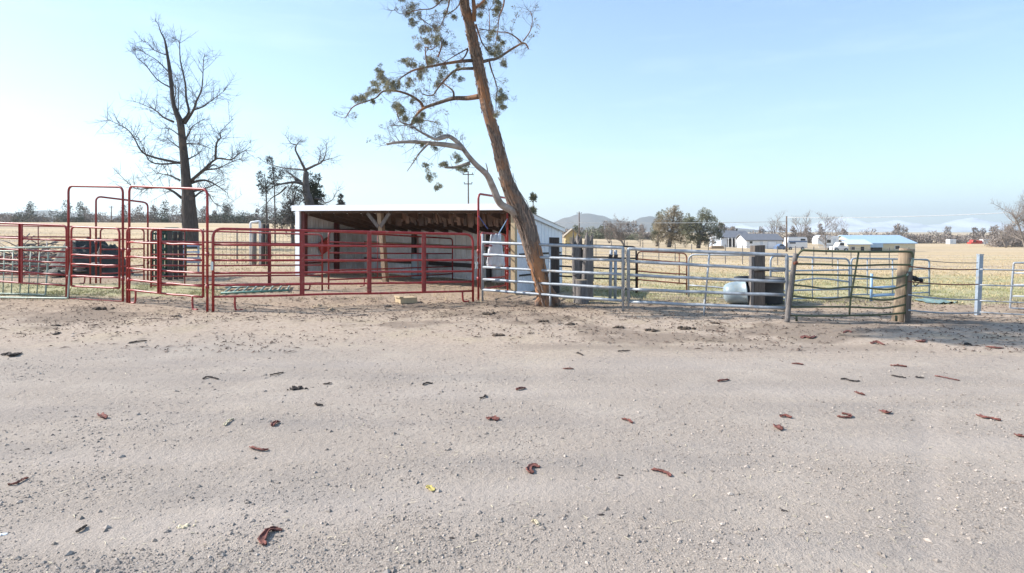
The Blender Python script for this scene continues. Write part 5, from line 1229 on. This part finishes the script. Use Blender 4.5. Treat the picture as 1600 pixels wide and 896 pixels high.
if HAZE:
    bb = MB(); bb.hexa([(-7600, -400, -9), (7600, -400, -9), (7600, 9300, -9), (-7600, 9300, -9), (-7600, -400, 330), (7600, -400, 330), (7600, 9300, 330), (-7600, 9300, 330)])
    m = bpy.data.materials.new('haze_air'); m.use_nodes = True; nt = m.node_tree; nt.nodes.clear()
    v = nt.nodes.new('ShaderNodeVolumePrincipled'); v.inputs['Color'].default_value = (.87, .96, 1, 1); v.inputs['Density'].default_value = 1.9e-4; v.inputs['Anisotropy'].default_value = .2
    o_ = nt.nodes.new('ShaderNodeOutputMaterial'); nt.links.new(v.outputs[0], o_.inputs['Volume'])
    o = bb.build('haze', m, None, smooth=False); tag(o, 'thin pale blue air over the whole valley', 'haze', kind='stuff')
# ------------------------------------------------------------------ loose stuff on the ground
def stuff(name, label, cat, bb, m, smooth=False): return tag(bb.build(name, m, None, smooth=smooth), label, cat, kind='stuff')
def randY(a, b): return a*b/(b - rng.random()*(b-a))     # ~1/y^2
bb = MB(); OCT = [(1,0,0),(0,1,0),(-1,0,0),(0,-1,0),(0,0,1),(0,0,-1)]; OF = ((0,1,4),(1,2,4),(2,3,4),(3,0,4),(1,0,5),(2,1,5),(3,2,5),(0,3,5))
def pebble(x, y, r, t):
    z = tz(x, y) + r*.15; base = len(bb.v); a = rng.uniform(0, 6.28); ca, sa = math.cos(a), math.sin(a)
    sx, sy, sz = r*rng.uniform(.8, 1.5), r*rng.uniform(.7, 1.1), r*rng.uniform(.5, .8)
    for (px, py, pz) in OCT:
        j = rng.uniform(.8, 1.15); qx, qy = px*sx*j, py*sy*j
        bb.addv((x + qx*ca - qy*sa + .15*r*pz, y + qx*sa + qy*ca, z + pz*sz*j), t)
    for f in OF: bb.f.append(tuple(base+k for k in f))
n = 0
while n < 23000:
    y = randY(3.0, 13); x = rng.uniform(-.86, .86)*y
    k = .5 + .9*n2(x, y, .6, 17) + .5*n2(x, y, 2.3, 3)
    if y > 9 and rng.random() > .35: continue
    if rng.random() > k - .45*track(x, y): continue
    r = .0035 + .0022*rng.expovariate(1); r = min(r, .017)*(1 + (y-3)*.05); pebble(x, y, r, rng.random()); n += 1
for _ in range(260):
    y = randY(3.0, 11); x = rng.uniform(-.86, .86)*y; pebble(x, y, rng.uniform(.010, .022), rng.random()*.9)
stuff('gravel', 'loose small stones scattered over the gravel yard', 'gravel', bb, M['stone'])
bb = MB()
for _ in range(900):
    y = randY(3.0, 14); x = rng.uniform(-.86, .86)*y; a = rng.uniform(0, 3.14); l = rng.uniform(.006, .012+.003*y); w_ = rng.uniform(.001, .003); z = tz(x, y) + .006
    d = Vector((math.cos(a), math.sin(a), rng.uniform(-.1, .2))); s = Vector((-math.sin(a), math.cos(a), 0))*w_; p = Vector((x, y, z)); t = rng.random()
    bb.quad(p - d*l - s, p - d*l + s, p + d*l + s, p + d*l - s, t)
stuff('straw_litter', 'pale bits of straw and wood fibre strewn over the yard', 'straw', bb, M['straw'])
bb = MB()
def chip(x, y, l, w_, t):
    a = rng.gauss(0, .7); z = tz(x, y); d = Vector((math.cos(a), math.sin(a), 0)); s = Vector((-math.sin(a), math.cos(a), 0))
    h_ = rng.uniform(.004, .02); p = Vector((x, y, z+.003)); n0 = len(bb.v)
    for (u, v, hh) in ((-1, -.5, 0), (-.3, -.8, h_), (.5, -.5, h_), (1, 0, .002), (.4, .6, h_*.6), (-.5, .5, h_*.5)): bb.addv(p + d*u*l + s*v*w_ + Vector((0, 0, hh)), t)
    bb.addv(p + Vector((0, 0, h_*1.6)), t)
    for k in range(6): bb.f.append((n0+k, n0+(k+1) % 6, n0+6))
n = 0
while n < 6800:
    y = rng.uniform(9.2, 16.5); x = rng.uniform(-.84, .84)*y
    dens = .30 + .7*n2(x, y, .5, 40) + .9*math.exp(-((x-1.0)/3.0)**2 - ((y-14.6)/1.6)**2) + .45*sstep(12, 13.5, y) + .5*math.exp(-((y - 13.3 - .12*(x if x < 0 else -.35*x))/.5)**2)
    dens += .5*math.exp(-((x+4.2)/3.2)**2-((y-13.6)/.7)**2) + .4*math.exp(-((x-7)/3)**2-((y-11.8)/1.0)**2)
    if rng.random() > dens: continue
    chip(x, y, min(.16, .007 + .024*rng.expovariate(1)), rng.uniform(.004, .02), rng.random()); n += 1
stuff('bark_litter', 'dark chips of bark and dried dung scattered along the fence line', 'litter', bb, M['litter'])
def grass(name, label, n, fy, fx, dens, h0, h1, m):
    bb = MB(); k = 0; tries = 0
    while k < n and tries < n*14:
        tries += 1
        y = fy(); x = fx(y)
        if rng.random() > dens(x, y): continue
        z = tz(x, y)
        for b_ in range(3):
            a = rng.uniform(0, 6.28); h_ = rng.uniform(h0, h1); w_ = .004 + y*.00022; ox, oy = rng.gauss(0, .03), rng.gauss(0, .03)
            p = Vector((x+ox, y+oy, z-.005)); le = Vector((rng.gauss(0, .45), rng.gauss(0, .45), 1))*h_
            bb.tri(p + Vector((math.cos(a)*w_, math.sin(a)*w_, 0)), p - Vector((math.cos(a)*w_, math.sin(a)*w_, 0)), p + le, rng.random())
        k += 1
    return stuff(name, label, 'grass', bb, m)
U = lambda y: rng.uniform(-.86, .9)*y
grass('dry_grass', 'short dry straw coloured grass over the pasture', 26000, lambda: randY(15.5, 90), U, lambda x, y: max(zones(x, y)[1], .12*sstep(14.5, 17, y))*(.35+.65*max(0, .5+n2(x, y, .5, 2))), .03, .10, M['drygrass'])
grass('green_grass', 'short yellowish green grass growing behind the fences', 12000, lambda: randY(14.8, 40), U, lambda x, y: zones(x, y)[2]*max(0, .35+1.2*n2(x, y, .8, 6)), .02, .055, M['greengrass'])

# ---- single pieces one can point to
def strip(name, label, cat, L, width, m, group=None, thick=.006, curl=.5, lift=.02):
    """curled bark strip following photo pixels L"""
    pts = [GP(*p) for p in L]; mid = sum(pts, Vector())/len(pts); pts = [mid + (p-mid)*.88 + Vector((rng.gauss(0, .006), rng.gauss(0, .006), 0)) for p in pts]; pts = smooth_path(pts, 7)
    width *= rng.uniform(.5, .85); lift *= .6; n = len(pts); a = sum(pts, Vector())/n
    bb = MB(); seg = 7
    for i, p in enumerate(pts):
        T = (pts[min(i+1, n-1)] - pts[max(i-1, 0)]).normalized(); sd = T.cross(Vector((0,0,1))).normalized(); f = i/(n-1)
        w_ = .85*width*(.35 + .65*math.sin(math.pi*min(1, .12+.8*f))**.6)*(1+.6*noise.noise(Vector((f*6, width*90, a.x))))
        cu = curl*.75*(1+.8*noise.noise(Vector((f*4, a.y, 2)))); w_ *= (1 if rng.random() > .18 else rng.uniform(.55, .85)); h0 = lift*(.35+.65*math.sin(f*math.pi*rng.uniform(.98, 1.02))) if n > 2 else 0
        for k in range(seg):
            th = (k/(seg-1)-.5)*2*cu*math.pi; R_ = w_/(2*max(.2, cu*math.pi*.6))
            p2 = Vector((p.x, p.y, tz(p.x, p.y) + .006 + h0*.4)) + sd*math.sin(th)*R_ + Vector((0, 0, (1-math.cos(th))*R_))
            bb.addv(p2 + Vector((rng.gauss(0, .0022), rng.gauss(0, .0022), rng.gauss(0, .0012))), .5+.7*noise.noise(Vector((f*9, k*1.3, a.x*3))))
    for i in range(n-1):
        for k in range(seg-1): bb.f.append((i*seg+k, i*seg+k+1, (i+1)*seg+k+1, (i+1)*seg+k))
    o = bb.build(name, m, None, origin=(a.x, a.y, tz(a.x, a.y))); md = o.modifiers.new('thick', 'SOLIDIFY'); md.thickness = thick
    return tag(o, label, cat, group)
RB, DB = M['redbark'], M['darkbark']; G1 = 'curled red bark strips on the gravel'; G2_ = 'dark bark slivers on the gravel'
S_ = [('large hook shaped red bark strip, biggest in the near gravel', [(415,858),(410,851),(414,841),(424,835),(442,833)], .050, RB, G1),
 ('short bent red bark strip standing up a little in the middle of the gravel', [(832,745),(828,739),(832,732),(841,731)], .042, RB, G1),
 ('straight red bark strip with a pale knobbed end in the middle right gravel', [(1018,738),(1030,740),(1042,744),(1049,750)], .034, RB, G1),
 ('oval flat reddish bark flake in the middle of the gravel', [(759,656),(768,657),(779,660)], .065, RB, G1),
 ('small tapered red bark piece pointing down right, mid gravel', [(974,657),(981,659),(987,664)], .040, RB, G1),
 ('two toned bark curl, black at one end and red at the other', [(806,612),(813,609),(823,609)], .045, RB, G1),
 ('thin red bark shaving with a dark tip near the green gate side of the gravel', [(1121,598),(1128,596),(1140,596)], .040, RB, G1),
 ('forked red bark strip with a dark back on the left gravel', [(392,700),(397,706),(410,708),(424,704)], .034, RB, G1),
 ('short leaf shaped red bark piece on the left gravel', [(425,669),(430,664),(437,662)], .050, RB, G1),
 ('small reddish bark scrap with a pale edge on the far left gravel', [(153,650),(159,653),(167,657)], .050, RB, G1),
 ('red bark strip with a black spot, on the right gravel', [(1217,652),(1226,652),(1238,655)], .045, RB, G1),
 ('tiny rounded red bark nub lower right of the black spotted strip', [(1215,668),(1219,672),(1223,677)], .055, RB, G1),
 ('loop shaped red bark shaving on the right gravel', [(1307,653),(1316,656),(1330,656),(1326,650),(1316,648)], .030, RB, G1),
 ('brown torn bark flake right of the loop shaped shaving', [(1376,643),(1383,647),(1390,646)], .055, RB, G1),
 ('broad flat red bark strip near the right edge', [(1526,650),(1538,654),(1550,657),(1562,659)], .055, RB, G1),
 ('small red and black bark nub at the very right edge of the gravel', [(1588,681),(1593,684),(1600,686)], .055, RB, G1),
 ('thin pink bark shaving above the loop shaped one', [(1336,614),(1342,617),(1352,620)], .040, RB, G1),
 ('long wavy dark twig of bark on the right side of the gravel', [(1311,594),(1320,595),(1332,597),(1345,598)], .030, DB, G2_),
 ('long red shaving with a bulge in its middle, far right gravel', [(1390,573),(1405,574),(1418,575)], .040, RB, G1),
 ('slim dark sliver lying left of the long thin twig', [(1392,588),(1402,591),(1416,593)], .022, DB, G2_),
 ('pale brown twig, longest on the right gravel', [(1460,589),(1474,591),(1486,594),(1500,596)], .018, RB, G1),
 ('short brown sliver between the slim dark sliver and the pale twig', [(1428,591),(1436,592),(1443,593)], .022, DB, G2_),
 ('short red brown sliver on the gravel below the bent green gate', [(1237,569),(1246,570),(1258,572)], .030, RB, G1),
 ('thin dark arched sliver left of the middle gravel', [(660,605),(666,601),(676,601)], .028, DB, G2_),
 ('small pointed dark splinter left of the oval flake', [(751,624),(756,622),(761,619)], .030, DB, G2_),
 ('thin bow shaped dark sliver high on the left gravel', [(316,595),(328,591),(340,594)], .026, DB, G2_),
 ('thin straight dark splinter on the left gravel beside the black bark heap', [(421,588),(432,587),(443,584)], .024, DB, G2_),
 ('dark sliver with a knob end right of the black bark heap', [(504,602),(511,602),(518,601)], .032, DB, G2_),
 ('small forked dark sliver below the black bark heap', [(491,632),(497,635),(507,636)], .026, DB, G2_),
 ('pale bleached stick slanting on the left gravel', [(350,668),(357,662),(366,655)], .028, M['straw'], None),
 ('tiny white wood splinter in the near middle gravel', [(832,818),(838,821),(844,824)], .016, M['straw'], None),
 ('long black root like bark piece at the left edge of the dirt strip', [(0,557),(10,555),(18,558),(27,555),(33,553)], .080, DB, G2_),
 ('long dark flat bark strip on the dirt below the first bow gates', [(200,538),(210,536),(221,535),(231,533)], .060, DB, G2_),
 ('curved dark bark strip on the dirt below the bow gate', [(266,494),(272,496),(279,495),(283,497)], .055, DB, G2_),
 ('dark curved bark piece on the dirt near the left edge', [(80,523),(87,524),(95,520)], .055, DB, G2_),
 ('flat brown bark slab on the dirt near the left edge', [(78,510),(86,510),(96,510)], .06, DB, G2_),
 ('fluffy bunch of red bark shavings below the leaning grey post', [(1250,530),(1258,527),(1266,530),(1276,526)], .08, RB, G1),
 ('pink red shavings on the dirt right of the fluffy bunch', [(1360,538),(1370,536),(1382,540)], .07, RB, G1),
 ('red shavings in the tree shade at the right', [(1432,534),(1440,536),(1446,532)], .07, RB, G1),
 ('long loose strand of red shavings near the right edge of the dirt', [(1540,543),(1555,546),(1568,545)], .06, RB, G1),
 ('small dark bark arch on the shaded dirt right', [(1507,541),(1512,538),(1518,541)], .05, DB, G2_),
 ('red brown bark curl on the dirt left of the wooden gate post', [(1318,521),(1325,518),(1330,521)], .06, RB, G1),
 ('thin pale red bark piece high in the middle gravel', [(880,578),(888,579),(896,577)], .035, RB, G1),
 ('two thin crossed dark twigs on the dirt edge, middle', [(964,551),(974,550),(984,549)], .035, DB, G2_),
 ('black bark tail on the dirt edge left of the crossed twigs', [(900,553),(904,554),(911,557)], .04, DB, G2_),
 ('pinkish bark root lying at the far left near gravel', [(8,763),(22,760),(38,754),(46,748)], .022, M['redbark'], G1),
 ('thin black splinter on the near left gravel', [(120,838),(127,832),(134,826)], .016, DB, G2_)]
for lab, L_, w_, m_, g_ in S_: strip('bark_strip' if m_ is not M['straw'] else 'wood_splinter', lab, 'bark strip' if m_ is not M['straw'] else 'splinter', L_, w_, m_, g_, curl=.35 if w_ > .05 else .55, lift=.03)
def heapy(name, label, cat, px, py, r, m, n=5, sq=(1.3,1,.6), group=None, t=.5):
    c = GP(px, py); bb = MB()
    if n > 4: n = int(n*2.2)
    bb.blob(c, r*1.1, seed=px*.2, sq=(1.4, 1.0, .22), amp=.4, lev=2)
    for k in range(n): bb.blob(c + Vector((rng.gauss(0, r*(.95 if n > 4 else .6)), rng.gauss(0, r*(.7 if n > 4 else .5)), r*rng.uniform(.05,.25))), r*rng.uniform(.16, .5), seed=px*.1+k*3.3, sq=(sq[0]**.4, sq[1], .75), amp=.75, t=rng.random(), lev=2)
    return tag(bb.build(name, m, None, origin=c), label, cat, group)
heapy('dung_pile', 'dark dry dung pile on the dirt in front of the first bow gate', 'dung pile', 155, 484, .11, M['manure'], 8)
heapy('dung_pile', 'flat ring of dark dung on the dirt below the leaning juniper', 'dung pile', 763, 491, .07, M['manure'], 7, (1.5, 1, .4))
heapy('dung_pile', 'low spread of dark dung at the edge of the gravel below the galvanised gate', 'dung pile', 778, 525, .06, M['manure'], 6, (2.0, 1, .4))
for lab, px, py, r in (('dark dung clods below the first galvanised gate', 848, 503, .06), ('dark crumbled dung on the dirt below the tall stump', 890, 508, .07), ('long smear of dung clods on the dirt below the chained gate ends', 968, 513, .06), ('dung clods in the dirt below the second galvanised gate', 1022, 518, .07), ('paired dung clods on the dirt between the stock tank and the gravel', 1070, 514, .08), ('thin dung scatter in the dirt below the tie post', 1118, 506, .06)):
    heapy('dung_pile', lab, 'dung pile', px, py, r, M['manure'], 6, (1.8, 1, .5))
h_ = heapy('bark_heap', 'black curled heap of bark with a tan end on the left gravel', 'bark heap', 461, 609, .045, M['darkbark'], 9, (1.4, .9, .8))
h2 = heapy('bark_heap', 'pale torn bark scrap with a deep shadow in the near left gravel', 'bark heap', 286, 824, .022, M['straw'], 5, (1.4, .8, .9))
strip('leaf', 'small yellow leaf on the near gravel', 'leaf', [(667,769),(671,768),(676,770)], .04, M['yellowleaf'], None, .003, .3)
for lab, px, py, r, m_ in (('dark rounded stone on the left gravel', 43, 703, .014, 'darkbark'), ('dark stone on the near gravel right of the hook shaped bark', 706, 846, .012, 'darkbark'), ('white pebble at the left edge of the near gravel', 5, 837, .016, 'plastic'), ('largest dark pebble in the near right gravel', 1225, 801, .014, 'darkbark'), ('dark pebble by the middle right bark strip', 971, 744, .012, 'darkbark'), ('dark pebble in the near middle gravel', 939, 806, .014, 'darkbark')):
    heapy('pebble', lab, 'pebble', px, py, r, M[m_], 2)
for lab, px, py, r in (('broken pale clay clod in the dirt below the long red panel', 500, 480, .12), ('second pale clod beside the broken clay clod', 518, 484, .08), ('brown clod at the fence line left of the tan block', 606, 480, .07), ('pale lump in the dirt behind the latch of the second galvanised gate', 1222, 487, .10)):
    heapy('dirt_clod', lab, 'dirt clod', px, py, r, M['wood'] if 'pale' in lab else M['manure'], 4)
# ------------------------------------------------------------------ world, sun, camera
EL, AZ = R(35.5), R(-82)      # sun elevation; azimuth measured from +Y towards +X
w = bpy.data.worlds.new('World'); SC.world = w; w.use_nodes = True
nt = w.node_tree; nt.nodes.clear()
sky = nt.nodes.new('ShaderNodeTexSky'); sky.sky_type = 'NISHITA'; sky.sun_disc = False
sky.sun_elevation = EL; sky.sun_rotation = AZ; sky.altitude = 900; sky.air_density = 1.0; sky.dust_density = 1.2; sky.ozone_density = 1.6
bg = nt.nodes.new('ShaderNodeBackground'); bg.inputs[1].default_value = .14
ow = nt.nodes.new('ShaderNodeOutputWorld')
pre = mixc(nt, 1.0, sky.outputs[0], (.125, .125, .125), 'MULTIPLY')
gm = nt.nodes.new('ShaderNodeGamma'); gm.inputs[1].default_value = .8; nt.links.new(pre, gm.inputs[0])
post = mixc(nt, 1.0, gm.outputs[0], (6.5, 7.3, 7.75), 'MULTIPLY')
tc = nt.nodes.new('ShaderNodeTexCoord')
ci = rng_(nt, noi(nt, tc.outputs['Generated'], 2.2, 7, .62, (1.0, 1.0, 7.0)), .52, .78, 0, .10)
post = mixc(nt, ci, post, (8.2, 8.6, 8.8))      # thin high cloud wisps
nt.links.new(post, bg.inputs[0]); nt.links.new(bg.outputs[0], ow.inputs[0])
L = bpy.data.lights.new('sun', 'SUN'); L.energy = 5.0; L.angle = R(.5); L.color = (1, .95, .88)
lo = bpy.data.objects.new('sun', L); COL.objects.link(lo)
d = Vector((math.sin(AZ)*math.cos(EL), math.cos(AZ)*math.cos(EL), math.sin(EL)))
lo.rotation_euler = d.to_track_quat('Z', 'Y').to_euler()
cam = bpy.data.cameras.new('camera'); co = bpy.data.objects.new('camera', cam); COL.objects.link(co)
co.location = (0, 0, H); co.rotation_euler = (R(90), 0, 0)
cam.sensor_width = 36; cam.lens = 36*F/1600; cam.shift_y = -(448-HZ)/1600
cam.clip_start = .05; cam.clip_end = 30000
SC.camera = co
SC.view_settings.view_transform = 'Standard'; SC.view_settings.look = 'None'; SC.view_settings.gamma = 1
SC.view_settings.use_curve_mapping = False
SC.view_settings.exposure = .79
SC.cycles.volume_bounces = 0; SC.cycles.max_bounces = 6; SC.cycles.use_denoising = True
